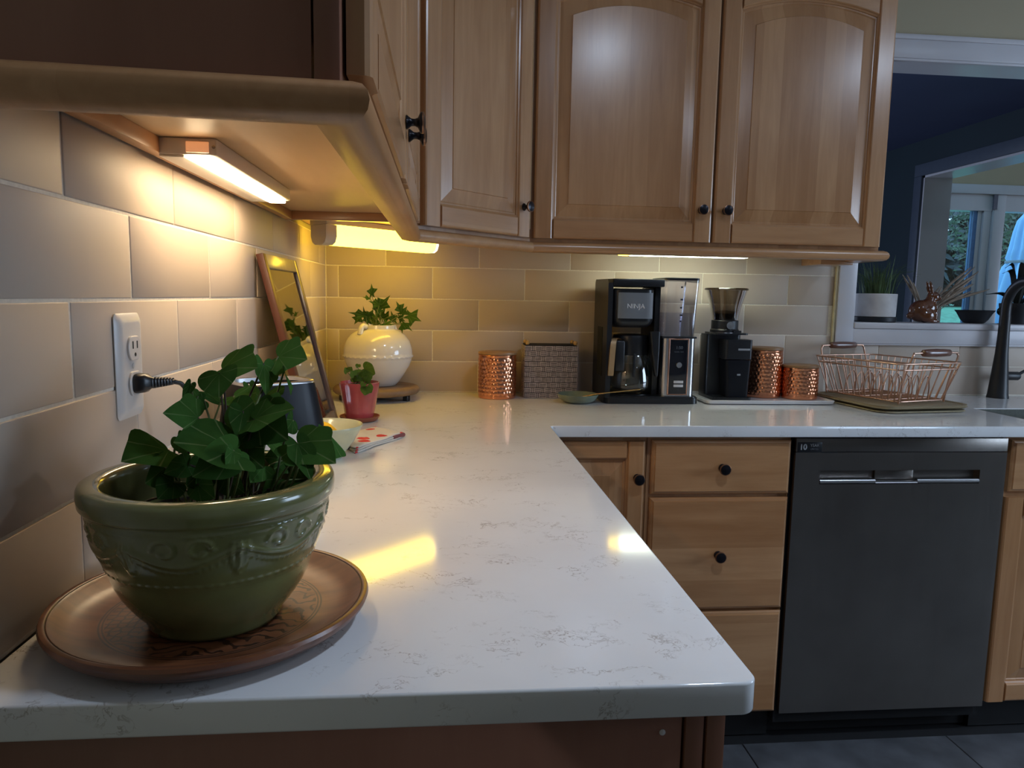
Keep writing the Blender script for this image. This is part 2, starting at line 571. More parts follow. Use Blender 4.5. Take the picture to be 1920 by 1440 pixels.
M_MATLOW = plain('tan_drying_mat', (0.34, 0.29, 0.18), 0.8, var=0.15, scale=80, bump=0.5)
M_REDWOOD = wood('reddish_frame_edge', (0.14, 0.040, 0.016), (0.09, 0.024, 0.010), 'z', stave=0.4, rough=0.5, coat=0.1)
M_FRAMEF = wood('weathered_frame_face', (0.34, 0.26, 0.17), (0.20, 0.13, 0.09), 'z', stave=0.4, rough=0.4)
M_FRAMED = wood('dark_plum_frame_rail', (0.11, 0.06, 0.05), (0.06, 0.032, 0.03), 'z', stave=0.4, rough=0.35)
M_PAPER = plain('pale_print_backing', (0.46, 0.43, 0.34), 0.7, var=0.1, scale=7)
M_GLASS = glass('clear_glass_sheet', (0.93, 0.97, 0.98), 0.02, 0.01)
M_PICGLASS = glass('picture_glass', (0.95, 0.97, 0.95), 0.22, 0.03)
M_CARAFE = glass('carafe_glass', (0.80, 0.82, 0.76), 0.10, 0.02)
M_TANK = glass('smoky_water_tank', (0.88, 0.87, 0.93), 0.14, 0.06)
M_SMOKE = glass('smoked_hopper_plastic', (0.40, 0.345, 0.285), 0.05, 0.05)
M_BROWNGLAZE = plain('chestnut_brown_glaze', (0.12, 0.040, 0.014), 0.14, var=0.2, scale=30, coat=0.5)
M_WHEAT = plain('dried_grass_stalk', (0.28, 0.22, 0.165), 0.8, var=0.25, scale=60)
M_SILLGRASS = plain('ornamental_grass_blade', (0.06, 0.105, 0.032), 0.6, var=0.4, scale=40)
M_PLANTERW = plain('whitewashed_planter', (0.55, 0.53, 0.52), 0.7, var=0.15, scale=18, bump=0.4)
M_BLACKPOT = plain('black_stoneware', (0.008, 0.010, 0.014), 0.45)
M_DARKLEAF = plain('near_black_leaf', (0.006, 0.010, 0.008), 0.5)
M_UMB = plain('pale_blue_canvas', (0.17, 0.36, 0.58), 0.8, var=0.06, scale=6)
M_UMBTIE = plain('grey_strap', (0.10, 0.14, 0.18), 0.8)
M_LAWN = plain('lawn_grass', (0.10, 0.30, 0.20), 0.9, var=0.3, scale=8)
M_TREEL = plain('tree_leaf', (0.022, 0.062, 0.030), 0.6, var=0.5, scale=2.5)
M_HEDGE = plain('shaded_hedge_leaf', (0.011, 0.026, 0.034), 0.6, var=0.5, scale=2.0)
M_BARK = plain('tree_bark', (0.04, 0.03, 0.022), 0.9)
M_BLUEFRAME = plain('blue_tinted_door_stile', (0.08, 0.20, 0.42), 0.4)
M_SINK = plain('composite_sink', (0.10, 0.11, 0.09), 0.4, var=0.15, scale=90)
M_LED1 = emis('warm_white_diffuser', (1.0, 0.75, 0.45), 36.0)
M_LED2 = emis('yellow_diffuser', (1.0, 0.66, 0.04), 9.0)
M_LED2END = emis('pale_tube_end', (1.0, 0.92, 0.75), 1.6)
M_LED3 = emis('cool_white_diffuser', (0.90, 1.0, 0.80), 17.0)
M_LED3END = emis('yellowed_tube_end', (1.0, 0.68, 0.05), 9.0)
M_AMBER = emis('amber_end_window', (1.0, 0.32, 0.10), 0.42)
M_DISPLAY = plain('black_glass_panel', (0.006, 0.007, 0.012), 0.12, coat=0.3)
M_PRINT = plain('pale_grey_print', (0.32, 0.34, 0.36), 0.5)
M_PRINTW = plain('white_print', (0.7, 0.7, 0.7), 0.5)
M_DIMPRINT = plain('dim_panel_legend', (0.12, 0.13, 0.15), 0.5)
M_MARK = plain('dark_level_mark', (0.02, 0.02, 0.03), 0.5)
M_TANHANDLE = plain('brushed_champagne_handle', (0.42, 0.28, 0.14), 0.38, 0.3, var=0.05)
M_BEANS = plain('coffee_beans', (0.012, 0.008, 0.006), 0.5)

# ---------------------------------------------------------------- room shell
X_OP0, X_OP1 = 1.806, 3.06          # pass-through opening
w = MB()
w.box(-0.12, -0.008, -5.2, 0.008, -Z0, CEIL)
wall_left = struct('wall_left', w, [M_WALL])
w = MB()
w.box(-0.12, X_OP0, 0.008, 0.13, -Z0, CEIL).box(X_OP0, X_OP1, 0.008, 0.13, -Z0, 0.235).box(X_OP0, X_OP1, 0.008, 0.13, 1.16, CEIL).box(X_OP1, 4.6, 0.008, 0.13, -Z0, CEIL)
wall_back = struct('wall_back', w, [M_WALL])
# wall on the right with an invented window for the fill lamp, and the wall behind the camera
w = MB()
w.box(4.6, 4.72, -5.2, -2.7, -Z0, CEIL).box(4.6, 4.72, -1.1, 0.13, -Z0, CEIL).box(4.6, 4.72, -2.7, -1.1, -Z0, -0.1).box(4.6, 4.72, -2.7, -1.1, 1.25, CEIL)
struct('wall_right', w, [M_CEIL])
struct('wall_rear', MB().box(-0.12, 4.72, -5.32, -5.2, -Z0, CEIL), [M_CEIL])
struct('ceiling', MB().box(-0.12, 4.72, -5.32, 0.13, CEIL, CEIL + 0.08), [M_CEIL])
floor = struct('floor', MB().box(-0.12, 4.72, -5.32, 0.0, -Z0 - 0.1, -Z0 - 0.004), [M_TOE])
# floor tiles in the stretch the photograph can see
for i in range(7):
    for j in range(-1, 4):
        x0, y0 = 0.62 + j * 0.61 + (0.305 if i % 2 else 0), -0.6 - (i + 1) * 0.305
        t = MB().box(-0.3035, 0.3035, -0.151, 0.151, -0.004, 0.0, 0.0012, seg=1)
        o = link('tile', t.mesh('floor_tile', M_SLATE), floor, (x0 + 0.305, y0 + 0.1525, -Z0 + random.uniform(-0.0006, 0.0)))
win = MB()
for a in ((-2.7, -2.62), (-1.18, -1.1), (-1.94, -1.86)):
    win.box(4.6, 4.7, a[0], a[1], -0.1, 1.25)
win.box(4.6, 4.7, -2.7, -1.1, -0.1, -0.03).box(4.6, 4.7, -2.7, -1.1, 1.18, 1.25)
w1 = struct('added_window_1', win, [M_WHITE])
link('pane', MB().box(4.645, 4.65, -2.62, -1.94, -0.03, 1.18).mesh('pane', M_GLASS), w1)
link('pane', MB().box(4.645, 4.65, -1.86, -1.18, -0.03, 1.18).mesh('pane', M_GLASS), w1)
for k, (lx, ly) in enumerate(DOWNLIGHTS):
    r = MB().lathe([(0.075, CEIL - 0.004), (0.095, CEIL - 0.004), (0.095, CEIL), (0.075, CEIL)], 32, (lx, ly), close=True)
    struct('ceiling_light_trim', r, [M_WHITE])

# ---------------------------------------------------------------- tiled splashback
TH, TL = 0.1036, 0.30642
ZO = 0.00135
GR = 0.0032
tile_cache = {}
def tile_piece(parent, wall, a0, a1, z0, z1):
    L, H = a1 - a0, z1 - z0
    if L < 0.012 or H < 0.01:
        return
    key = (round(L, 3), round(H, 3))
    if key not in tile_cache:
        tile_cache[key] = MB().box(-L / 2, L / 2, -0.0035, 0.0035, -H / 2, H / 2, 0.0016, seg=2).mesh('wall_tile', M_TILE, 60)
    d = -0.0035 + random.uniform(-0.0005, 0.0004)
    ca, cz = (a0 + a1) / 2, (z0 + z1) / 2
    tilt = (random.uniform(-0.0015, 0.0015), 0, random.uniform(-0.0008, 0.0008))
    if wall == 'back':
        o = link('tile', tile_cache[key], parent, (ca, -d, cz), tilt)
    else:
        o = link('tile', tile_cache[key], parent, (d, ca, cz), (tilt[0], 0, PI / 2 + tilt[2]))
def tile_row(parent, wall, k, lo, hi, first, ztop=None, zbot=None):
    z0, z1 = ZO + k * TH + GR / 2, ZO + (k + 1) * TH - GR / 2
    if k == 0:
        z0 = 0.004
    if ztop is not None:
        z1 = min(z1, ztop)
    n = math.floor((lo - first) / TL)
    a = first + n * TL
    while a < hi:
        tile_piece(parent, wall, max(a, lo) + GR / 2, min(a + TL, hi) - GR / 2, z0, z1)
        a += TL
g = MB().box(-0.008, -0.0013, -1.95, 0.008, 0.0, 0.505)
bed_l = link('grout_bed', g.mesh('grout_bed', M_GROUT), wall_left)
g = MB().box(-0.008, 1.742, 0.0013, 0.008, 0.0, 0.505).box(1.742, 3.2, 0.0013, 0.008, 0.0, 0.182)
bed_b = link('grout_bed', g.mesh('grout_bed', M_GROUT), wall_back)
struct('wall_back_right', MB().box(X_OP0, 4.6, 0.003, 0.008, -Z0, -0.002).box(X_OP1, 4.6, 0.0, 0.008, 0.182, CEIL).box(X_OP0, X_OP1, 0.0, 0.008, 1.16, CEIL).box(0.0, X_OP0, 0.0, 0.008, 0.505, CEIL), [M_WALL])
oB, oL = 0.04091, -1.65538
for k in range(5):
    half = TL / 2 if k % 2 == 0 else 0          # rows 0, 2, 4 start half a tile along on the back wall
    tile_row(wall_back, 'back', k, 0.001, 1.740, oB + half, ztop=0.503 if k == 4 else None)
    tile_row(wall_left, 'left', k, -1.95, -0.002, oL + (0 if k % 2 == 0 else TL / 2), ztop=0.503 if k == 4 else None)
for k, zt in ((0, None), (1, 0.180)):
    tile_row(wall_back, 'back', k, 1.742, 3.2, oB + (TL / 2 if k == 0 else 0) + 0.04, ztop=zt)
struct('trim_5', MB().box(1.7385, 1.7465, -0.012, -0.0005, 0.183, 0.50, 0.002), [M_CAULK])

# ---------------------------------------------------------------- pass-through: casing, sill, apron, lining
c = MB()
c.box(1.747, 1.812, -0.018, 0.0, 0.183, 1.146, 0.003)
struct('trim_1', c, [M_WHITE])
c = MB()
c.box(1.747, 3.14, -0.020, 0.0, 1.146, 1.215, 0.003).box(1.747, 3.14, -0.026, 0.0, 1.205, 1.222, 0.003).box(1.80, 3.08, -0.016, -0.001, 1.138, 1.148, 0.003)
struct('trim_2', c, [M_WHITE])
struct('trim_3', MB().box(X_OP1 - 0.006, 3.12, -0.018, 0.0, 0.183, 1.146, 0.003), [M_WHITE])
c = MB()
c.box(1.747, 3.14, -0.016, -0.0005, 0.184, 0.236, 0.003).box(1.747, 3.14, -0.012, -0.0005, 0.178, 0.186, 0.002)
c.box(1.812, 3.054, -0.022, 0.15, 0.236, 0.258, 0.005)
sill = struct('windowsill_1', c, [M_WHITE])
c = MB()
c.box(X_OP0, X_OP0 + 0.012, 0.0, 0.14, 0.258, 1.146).box(X_OP1 - 0.012, X_OP1, 0.0, 0.14, 0.258, 1.146).box(X_OP0, X_OP1, 0.0, 0.14, 1.146, 1.16)
struct('trim_4', c, [M_WHITE])

# ---------------------------------------------------------------- dark passage beyond, second opening, sliding door
X2, X2B, Y2 = 3.222, 3.372, 1.75
HD = 1.082
w = MB()
w.box(X2, X2B, 0.13, 0.35, -Z0, 1.30).box(X2, X2B, 0.35, Y2, HD, 1.45).box(X2, X2B, Y2, 4.2, -Z0, 1.45)
struct('wall_passage', w, [M_TEAL])
struct('wall_far', MB().box(-0.12, X2, 4.2, 4.3, -Z0, 1.45), [M_TEAL])
struct('ceiling_passage', MB().box(-0.12, X2, 0.13, 4.3, 1.295, 1.37), [M_NAVY])
struct('floor_passage', MB().box(-0.12, 9.0, 0.0, 4.3, -Z0 - 0.1, -Z0 - 0.002), [M_SLATE])
struct('wall_passage_end', MB().box(-0.2, -0.12, 0.13, 4.3, -Z0, 1.45), [M_TEAL])
M_DIMTRIM = plain('shaded_casing', (0.075, 0.095, 0.13), 0.5, var=0.04)  # casing stands in shade; the darkness is mixed into its base colour
c = MB()
c.box(X2 - 0.018, X2, Y2, Y2 + 0.07, -Z0, HD - 0.0005, 0.003).box(X2 - 0.018, X2, 0.28, Y2 + 0.07, HD, HD + 0.07, 0.003)
struct('trim_6', c, [M_DIMTRIM])
c = MB()
c.box(X2 - 0.004, X2B + 0.02, Y2 - 0.012, Y2, -Z0, HD).box(X2 - 0.004, X2B + 0.02, 0.35, Y2, HD - 0.012, HD)
struct('trim_7', c, [M_WHITE])
YS = 2.70
w = MB()
w.box(X2B, 4.02, YS, YS + 0.14, -Z0, 1.75).box(4.02, 6.2, YS, YS + 0.14, 1.137, 1.75).box(6.2, 9.0, YS, YS + 0.14, -Z0, 1.75)
struct('wall_garden', w, [M_WALL])
struct('ceiling_sunroom', MB().box(X2B, 9.0, -0.0, YS + 0.14, 1.75, 1.85), [M_CEIL])
struct('wall_sunroom_right', MB().box(9.0, 9.1, 0.0, YS + 0.14, -Z0, 1.8), [M_WALL])
struct('wall_sunroom_front', MB().box(4.6, 9.0, 0.0, 0.13, -Z0, 1.8), [M_WALL])
struct('trim_8', MB().box(3.98, 6.3, YS - 0.02, YS, 1.137, 1.205, 0.004).box(3.96, 4.03, YS - 0.018, YS, -Z0, 1.137, 0.004), [M_WHITE])
d = MB()
d.box(4.02, 6.2, YS + 0.01, YS + 0.10, 1.02, 1.137)                      # head and blind cassette
d.box(4.02, 4.075, YS + 0.02, YS + 0.09, -Z0, 1.03)
d.box(4.365, 4.425, YS + 0.015, YS + 0.06, -Z0, 1.03, 0.004)
d.box(4.33, 4.362, YS + 0.03, YS + 0.08, -Z0, 1.03, 0.004)
d.box(4.43, 4.52, YS - 0.004, YS + 0.06, -Z0, 1.137, 0.004)
d.box(4.02, 6.2, YS + 0.02, YS + 0.09, -Z0, -Z0 + 0.09)
door1 = struct('door_1', d, [M_WHITE])
link('door_stile', MB().box(4.30, 4.332, YS + 0.035, YS + 0.075, -Z0, 1.02).mesh('door_stile', M_BLUEFRAME), door1)
link('blind_bracket', MB().box(4.415, 4.445, YS - 0.012, YS - 0.002, 1.03, 1.135).mesh('blind_bracket', plain('grey_bracket', (0.12, 0.12, 0.16), 0.5)), door1)
link('pane', MB().box(4.075, 4.30, YS + 0.05, YS + 0.056, -Z0 + 0.09, 1.02).mesh('pane', M_GLASS), door1)
link('pane', MB().box(4.52, 5.4, YS + 0.03, YS + 0.036, -Z0 + 0.09, 1.02).mesh('pane', M_GLASS), door1)

# ---------------------------------------------------------------- cabinet doors and drawers
def knob_mb():
    p = [(0.0095, 0.0), (0.0105, 0.0015), (0.0085, 0.004), (0.0055, 0.008), (0.0052, 0.013), (0.007, 0.0175), (0.0115, 0.0195), (0.0150, 0.0215), (0.0155, 0.0235), (0.0150, 0.0250)]
    m = MB().lathe(p, 28, mi=0, capt=False)
    m.lathe([(0.0150, 0.0250), (0.0156, 0.0240), (0.0152, 0.0262), (0.0135, 0.0268)], 28, mi=1, capb=False, capt=False)
    m.lathe([(0.0135, 0.0268), (0.008, 0.0285), (0.0, 0.029)], 28, mi=0, capb=False)
    return m.moved(rx=PI / 2)
KNOB = knob_mb().mesh('knob', [M_KNOB, M_KNOBRIM], 50)

T = 0.020
def arch_top(W, a, zt, rise, n=24):
    """points of the opening's top edge from right to left"""
    out = []
    for i in range(n + 1):
        t = i / n
        x = W - a - (W - 2 * a) * t
        u = abs(2 * t - 1)
        z = zt + rise * (1 - u ** 2.0)
        out.append((x, z))
    return out

def panel_loops(W, H, a, b, zt, rise):
    """raised panel: loops run counter-clockwise seen from the front"""
    def outline(off, y):
        pts = []
        x0, x1 = a + off, W - a - off
        pts += [(x0 + (x1 - x0) * i / 6, y, b + off) for i in range(7)]
        n = 24
        for i in range(n + 1):
            t = i / n
            u = abs(2 * t - 1)
            pts.append((x1 - (x1 - x0) * t, y, zt - off + rise * (1 - u ** 2.0)))
        return pts
    m = MB()
    secs = [outline(-0.006, -0.004), outline(-0.006, -T + 0.0105), outline(0.004, -T + 0.0105), outline(0.007, -T + 0.0125), outline(0.040, -T + 0.0055),
            outline(0.0415, -T + 0.0035)]
    m.loft(secs, capb=True, capt=True)
    return m

def build_door(parent, W, H, loc, rz, arch=0.0, knob=None, a=0.058, mats=None):
    d = link('door', None, parent, loc, (0, 0, rz))
    d.empty_display_size = 0.02
    V, Hm = mats or (M_V, M_H)
    zt = H - a - arch - (0.012 if arch else 0)
    # stiles with an outer quarter round and an inner ogee
    def stile(x0, x1, inner):
        y0 = -T
        if inner > 0:
            prof = [(x0, 0.0), (x0, y0 + 0.006), (x0 + 0.002, y0 + 0.002), (x0 + 0.006, y0), (x1 - 0.008, y0), (x1 - 0.0055, y0 + 0.0015), (x1 - 0.004, y0 + 0.005), (x1, y0 + 0.008), (x1, 0.0)]
        else:
            prof = [(x0, 0.0), (x0, y0 + 0.008), (x0 + 0.004, y0 + 0.005), (x0 + 0.0055, y0 + 0.0015), (x0 + 0.008, y0), (x1 - 0.006, y0), (x1 - 0.002, y0 + 0.002), (x1, y0 + 0.006), (x1, 0.0)]
        return MB().prism(prof, 0.0, H)
    part('stile', stile(0, a, 1), V, d, ang=25)
    part('stile', stile(W - a, W, -1), V, d, ang=25)
    y0 = -T
    pr = [(0.0, 0.0), (y0 + 0.006, 0.0), (y0 + 0.002, 0.002), (y0, 0.006), (y0, a - 0.008), (y0 + 0.0015, a - 0.0055), (y0 + 0.005, a - 0.004), (y0 + 0.008, a), (0.0, a)]
    part('rail', MB().prism(pr, a, W - a, plane='yz'), Hm, d, ang=25)
    if arch:
        top = arch_top(W, a, zt, arch)          # right to left
        n = len(top)
        secs = []
        for (x, z) in top:
            secs.append([(x, 0.0, z), (x, y0 + 0.008, z), (x, y0 + 0.005, z + 0.004), (x, y0 + 0.0015, z + 0.0055), (x, y0, z + 0.008), (x, y0, H - 0.006), (x, y0 + 0.002, H - 0.002), (x, y0 + 0.006, H), (x, 0.0, H)])
        part('rail', MB().loft(secs), Hm, d, ang=25)
    else:
        pr = [(0.0, H), (y0 + 0.006, H), (y0 + 0.002, H - 0.002), (y0, H - 0.006), (y0, H - a + 0.008), (y0 + 0.0015, H - a + 0.0055), (y0 + 0.005, H - a + 0.004), (y0 + 0.008, H - a), (0.0, H - a)]
        part('rail', MB().prism(pr, a, W - a, plane='yz'), Hm, d, ang=25)
    part('raised_panel', panel_loops(W, H, a, a, zt, arch), V, d, ang=14)
    if knob:
        k = link('knob', KNOB, d, (knob[0], -T, knob[1]))
        k['label'] = 'dark bronze knob'
    return d

def build_drawer(parent, W, H, loc, rz=0, knob=True, mats=None):
    """slab front with a routed edge"""
    m = MB()
    def sec(o, y):
        return [(o, y, o), (W - o, y, o), (W - o, y, H - o), (o, y, H - o)]
    m.loft([sec(0, 0), sec(0, -T + 0.008), sec(0.003, -T + 0.0045), (sec(0.0075, -T + 0.003)), sec(0.009, -T)])
    d = part('drawer', m, mats or M_H, parent, loc, (0, 0, rz), ang=14)
    if knob:
        k = link('knob', KNOB, d, (W / 2, -T, H / 2))
        k['label'] = 'dark bronze knob'
    return d

RAILP = [(-0.022, 0.4575), (-0.004, 0.4535), (0.010, 0.4525), (0.018, 0.4555), (0.0225, 0.4610), (0.0240, 0.4680), (0.0225, 0.4750), (0.018, 0.4805), (0.010, 0.4840), (-0.004, 0.4850), (-0.022, 0.4850)]
def sweep(path, prof=RAILP, ends=(None, None)):
    """profile (outward offset, z) along a plan path whose outside is on the right-hand side"""
    P = [Vector((p[0], p[1])) for p in path]
    secs = []
    for i, p in enumerate(P):
        ds = []
        if i > 0:
            ds.append((P[i] - P[i - 1]).normalized())
        if i < len(P) - 1:
            ds.append((P[i + 1] - P[i]).normalized())
        ns = [Vector((d.y, -d.x)) for d in ds]
        if len(ns) == 1:
            nn = ns[0]
            e = ends[0] if i == 0 else ends[1]
            if e is not None:
                mn = Vector(e)
                nn = mn / max(0.2, mn.dot(nn))
        else:
            b = (ns[0] + ns[1]).normalized()
            nn = b / b.dot(ns[0])
        secs.append([(p.x + nn.x * d, p.y + nn.y * d, z) for d, z in prof])
    return MB().loft(secs)

ZB, ZT = 0.505, 1.262
# --- upper cabinet on the left wall (its end panel faces the camera)
XL, YN, YF = 0.303, -1.858, -0.632
lc = thing('wall_cabinet', 'maple wall cabinet on the left wall, dark end panel towards the viewer', 'cabinet', (0.15, -1.25, 0.48), 0, 'maple wall cabinets')
b = MB().box(0.0, XL - 0.02, YN + 0.02, YF, ZB + 0.014, ZT)
part('carcass', b, M_V, lc, world=True)
part('underside', MB().box(0.0, XL - 0.02, YN + 0.02, YF, ZB + 0.012, ZB + 0.016), M_UNDER, lc, world=True)
part('back_cleat', MB().box(0.007, 0.024, YN + 0.02, YF, 0.497, ZB + 0.012, 0.001), M_Y, lc, world=True)
part('side_panel', MB().box(0.007, XL - 0.02, YF - 0.016, YF - 0.001, 0.497, ZB + 0.012, 0.001), M_H, lc, world=True)
part('end_panel', MB().prism([(0.001, YN - 0.016), (0.281, YN + 0.002), (0.281, YN + 0.02), (0.001, YN + 0.02)], 0.482, ZT), M_ENDSHADE, lc, world=True)
part('end_stile', MB().box(0.283, XL, YN, YN + 0.02, 0.482, ZT, 0.0015), M_ENDSHADE, lc, world=True)
part('face_frame', MB().box(XL - 0.02, XL, YN + 0.0205, YF, 0.482, 0.53).box(XL - 0.02, XL, YN + 0.0205, YF, ZT - 0.05, ZT).box(XL - 0.02, XL, YN + 0.0205, YN + 0.06, 0.53, ZT - 0.05).box(XL - 0.02, XL, -1.31, -1.26, 0.53, ZT - 0.05).box(XL - 0.02, XL, YF - 0.03, YF, 0.53, ZT - 0.05), M_V, lc, world=True)
part('light_rail', sweep([(0.002, YN - 0.016), (XL, YN + 0.002), (XL, YF)], ends=(None, (0.9239, -0.3827))), M_Y, lc, ang=50, world=True)
HDOOR = 0.761
dn = -1.285
build_door(lc, dn - 0.003 - (YN + 0.012), HDOOR, (XL + 0.003 - 0.15, YN + 0.012 + 1.25, 0.494 - 0.48), PI / 2, 0.032, (dn - 0.003 - (YN + 0.012) - 0.042, 0.082))
build_door(lc, YF - 0.03 - dn - 0.003, HDOOR, (XL + 0.003 - 0.15, dn + 0.003 + 1.25, 0.494 - 0.48), PI / 2, 0.032, (0.042, 0.082))

# --- diagonal corner cabinet
dc = thing('wall_cabinet', 'diagonal maple corner wall cabinet with one narrow door', 'cabinet', (0.2, -0.2, 0.48), 0, 'maple wall cabinets')
PA, PB = (XL, YF), (0.632, -0.303)
poly = [(0.0, 0.0), (0.0, YF + 0.001), (XL - 0.02, YF + 0.001), (XL - 0.012, YF + 0.001), (0.6315, -0.318), (0.6315, 0.0)]
part('carcass', MB().prism(poly, ZB + 0.014, ZT), M_UNDER, dc, world=True)
part('side_panel', MB().box(0.615, 0.631, -0.29, -0.004, 0.497, ZB + 0.013, 0.001), M_Y, dc, world=True)
u = Vector((1, 1)).normalized()
nrm = Vector((1, -1)).normalized()
def diag_box(t0, t1, d0, d1, z0, z1):
    A = Vector(PA)
    q = [A + u * t0 + nrm * d0, A + u * t1 + nrm * d0, A + u * t1 + nrm * d1, A + u * t0 + nrm * d1]
    return [(p.x, p.y) for p in q], z0, z1
DL = 0.4653
fm = MB()
for a_ in ((0.0, DL, -0.018, 0.0, 0.482, 0.52), (0.0, 0.035, -0.018, 0.0, 0.52, ZT), (DL - 0.035, DL, -0.018, 0.0, 0.52, ZT), (0.035, DL - 0.035, -0.018, 0.0, ZT - 0.05, ZT)):
    q, z0, z1 = diag_box(*a_)
    fm.prism(q, z0, z1)
part('face_frame', fm, M_V, dc, world=True)
part('light_rail', sweep([PA, PB], ends=((0.9239, -0.3827), (0.3827, -0.9239))), M_H, dc, ang=50, world=True)
p0 = Vector(PA) + u * 0.026 + nrm * 0.003
build_door(dc, DL - 0.052, HDOOR, (p0.x - 0.2, p0.y + 0.2, 0.494 - 0.48), PI / 4, 0.028, (DL - 0.052 - 0.032, 0.082))

# --- upper cabinet on the back wall
bc = thing('wall_cabinet', 'wide maple wall cabinet on the back wall with two arched doors', 'cabinet', (1.166, -0.15, 0.48), 0, 'maple wall cabinets')
XB0, XB1, YB = 0.632, 1.700, -0.303
part('carcass', MB().box(XB0, XB1, YB + 0.02, -0.001, ZB + 0.014, ZT), M_UNDER, bc, world=True)
part('end_panel', MB().box(XB1 - 0.016, XB1, YB + 0.02, -0.014, 0.482, ZB + 0.014).box(XB1, XB1 + 0.004, YB, -0.014, 0.482, ZT), M_V, bc, world=True)
part('back_cleat', MB().box(XB0 + 0.002, XB1 - 0.017, -0.024, -0.007, 0.497, ZB + 0.013), M_H, bc, world=True)
part('face_frame', MB().box(XB0, XB1, YB, YB + 0.02, 0.482, 0.525).box(XB0, XB0 + 0.035, YB, YB + 0.02, 0.525, ZT).box(1.145, 1.20, YB, YB + 0.02, 0.525, ZT).box(XB1 - 0.035, XB1, YB, YB + 0.02, 0.525, ZT).box(XB0 + 0.035, XB1 - 0.035, YB, YB + 0.02, ZT - 0.05, ZT), M_V, bc, world=True)
part('light_rail', sweep([PB, (XB1 + 0.004, YB), (XB1 + 0.004, -0.16)], ends=((0.3827, -0.9239), None)), M_H, bc, ang=50, world=True)
part('rail_block', MB().box(1.60, 1.71, -0.16, -0.028, 0.447, 0.482, 0.002), M_H, bc, world=True)
build_door(bc, 1.1675 - 0.640, HDOOR, (0.640 - 1.166, YB - 0.003 + 0.15, 0.494 - 0.48), 0, 0.032, (1.1675 - 0.640 - 0.034, 0.092))
build_door(bc, 1.696 - 1.1735, HDOOR, (1.1735 - 1.166, YB - 0.003 + 0.15, 0.494 - 0.48), 0, 0.032, (0.034, 0.092))

# ---------------------------------------------------------------- under-cabinet lamps
l1 = thing('under_cabinet_light', 'white bar light with glowing strip under the left wall cabinet', 'light', (0.058, -1.235, 0.493))
hb = MB().box(0.022, 0.094, -1.462, -1.010, 0.4955, 0.5168, 0.002)
part('housing', hb, M_LAMPBODY, l1, world=True)
part('base_plate', MB().box(0.0225, 0.0535, -1.461, -1.011, 0.4925, 0.4956, 0.001), M_LAMPBODY, l1, world=True)
part('diffuser', MB().box(0.0565, 0.0865, -1.4612, -1.014, 0.4905, 0.4957, 0.0022), M_LED1, l1, world=True)
part('end_window', MB().box(0.0565, 0.0845, -1.4635, -1.4615, 0.4985, 0.5120, 0.0006), M_AMBER, l1, world=True, label='orange translucent end window')
part('screw', MB().lathe([(0.0022, 0), (0.0022, 0.0008), (0.0, 0.0012)], 12).moved((0.0905, -1.4622, 0.506), rx=PI / 2), M_SCREW, l1, world=True)

l2 = thing('under_cabinet_light', 'rounded yellow glowing lamp under the diagonal corner cabinet', 'light', (0.2, -0.315, 0.452), PI / 4)
prof = [(-0.032, 0.052), (-0.032, 0.022), (-0.026, 0.007), (-0.014, 0.0), (0.014, 0.0), (0.026, 0.007), (0.032, 0.022), (0.032, 0.052)]
part('diffuser', MB().prism(prof, -0.172, 0.196, plane='yz'), M_LED2, l2, ang=60)
part('end_cap', MB().prism([(x * 1.04, z * 1.0 - 0.001) for x, z in prof], -0.206, -0.172, plane='yz'), M_LAMPBODY, l2, ang=60)
part('tube_end', MB().prism([(x * 0.98, z * 0.98 + 0.0005) for x, z in prof], 0.196, 0.206, plane='yz'), M_LED2END, l2, ang=60)
part('top_plate', MB().box(-0.206, 0.206, -0.036, 0.036, 0.052, 0.066), M_LAMPBODY, l2)

l3 = thing('under_cabinet_light', 'cool white strip light under the back wall cabinet above the coffee maker', 'light', (1.13, -0.2, 0.457))
part('tube_end', MB().box(0.925, 0.958, -0.222, -0.178, 0.4575, 0.472, 0.003), M_LED3END, l3, world=True, label='yellowish lamp end')
part('diffuser', MB().box(0.9585, 1.332, -0.222, -0.178, 0.4575, 0.472, 0.004), M_LED3, l3, world=True)
part('housing', MB().box(0.905, 1.352, -0.228, -0.172, 0.4705, ZB + 0.0135, 0.002), M_LAMPBODY, l3, world=True)

# ---------------------------------------------------------------- worktop (one L-shaped slab with a sink cut-out)
def worktop():
    cu = bpy.data.curves.new('worktop', 'CURVE')
    cu.dimensions = '2D'
    cu.fill_mode = 'BOTH'
    cu.extrude = 0.0125
    cu.bevel_depth = 0.0025
    cu.bevel_resolution = 2
    cu.offset = -0.0025
    def loop(pts):
        s = cu.splines.new('POLY')
        s.points.add(len(pts) - 1)
        for p, q in zip(s.points, pts):
            p.co = (q[0], q[1], 0, 1)
        s.use_cyclic_u = True
    xw, yn, yb, xr = 0.6556, -1.883, -0.6382, 3.2
    pts = [(0.0005, yn)] + arc(xw - 0.015, yn + 0.015, 0.015, -PI / 2, 0, 8) + arc(xw + 0.012, yb - 0.012, 0.012, PI, PI / 2, 5) + [(xr, yb), (xr, -0.0005), (0.0005, -0.0005)]
    loop(pts)
    loop(list(reversed(rrect(2.058, 2.66, -0.52, -0.31, 0.004))))
    o = bpy.data.objects.new('worktop_curve', cu)
    COL.objects.link(o)
    dg = bpy.context.evaluated_depsgraph_get()
    dg.update()
    me = bpy.data.meshes.new_from_object(o.evaluated_get(dg))
    bpy.data.objects.remove(o)
    me.materials.clear()
    me.materials.append(M_QUARTZ)
    w = link('worktop', me, None, (0, 0, -0.015))
    w['label'] = 'L-shaped white veined quartz worktop on maple base cabinets'
    w['category'] = 'countertop'
    return w
worktop()

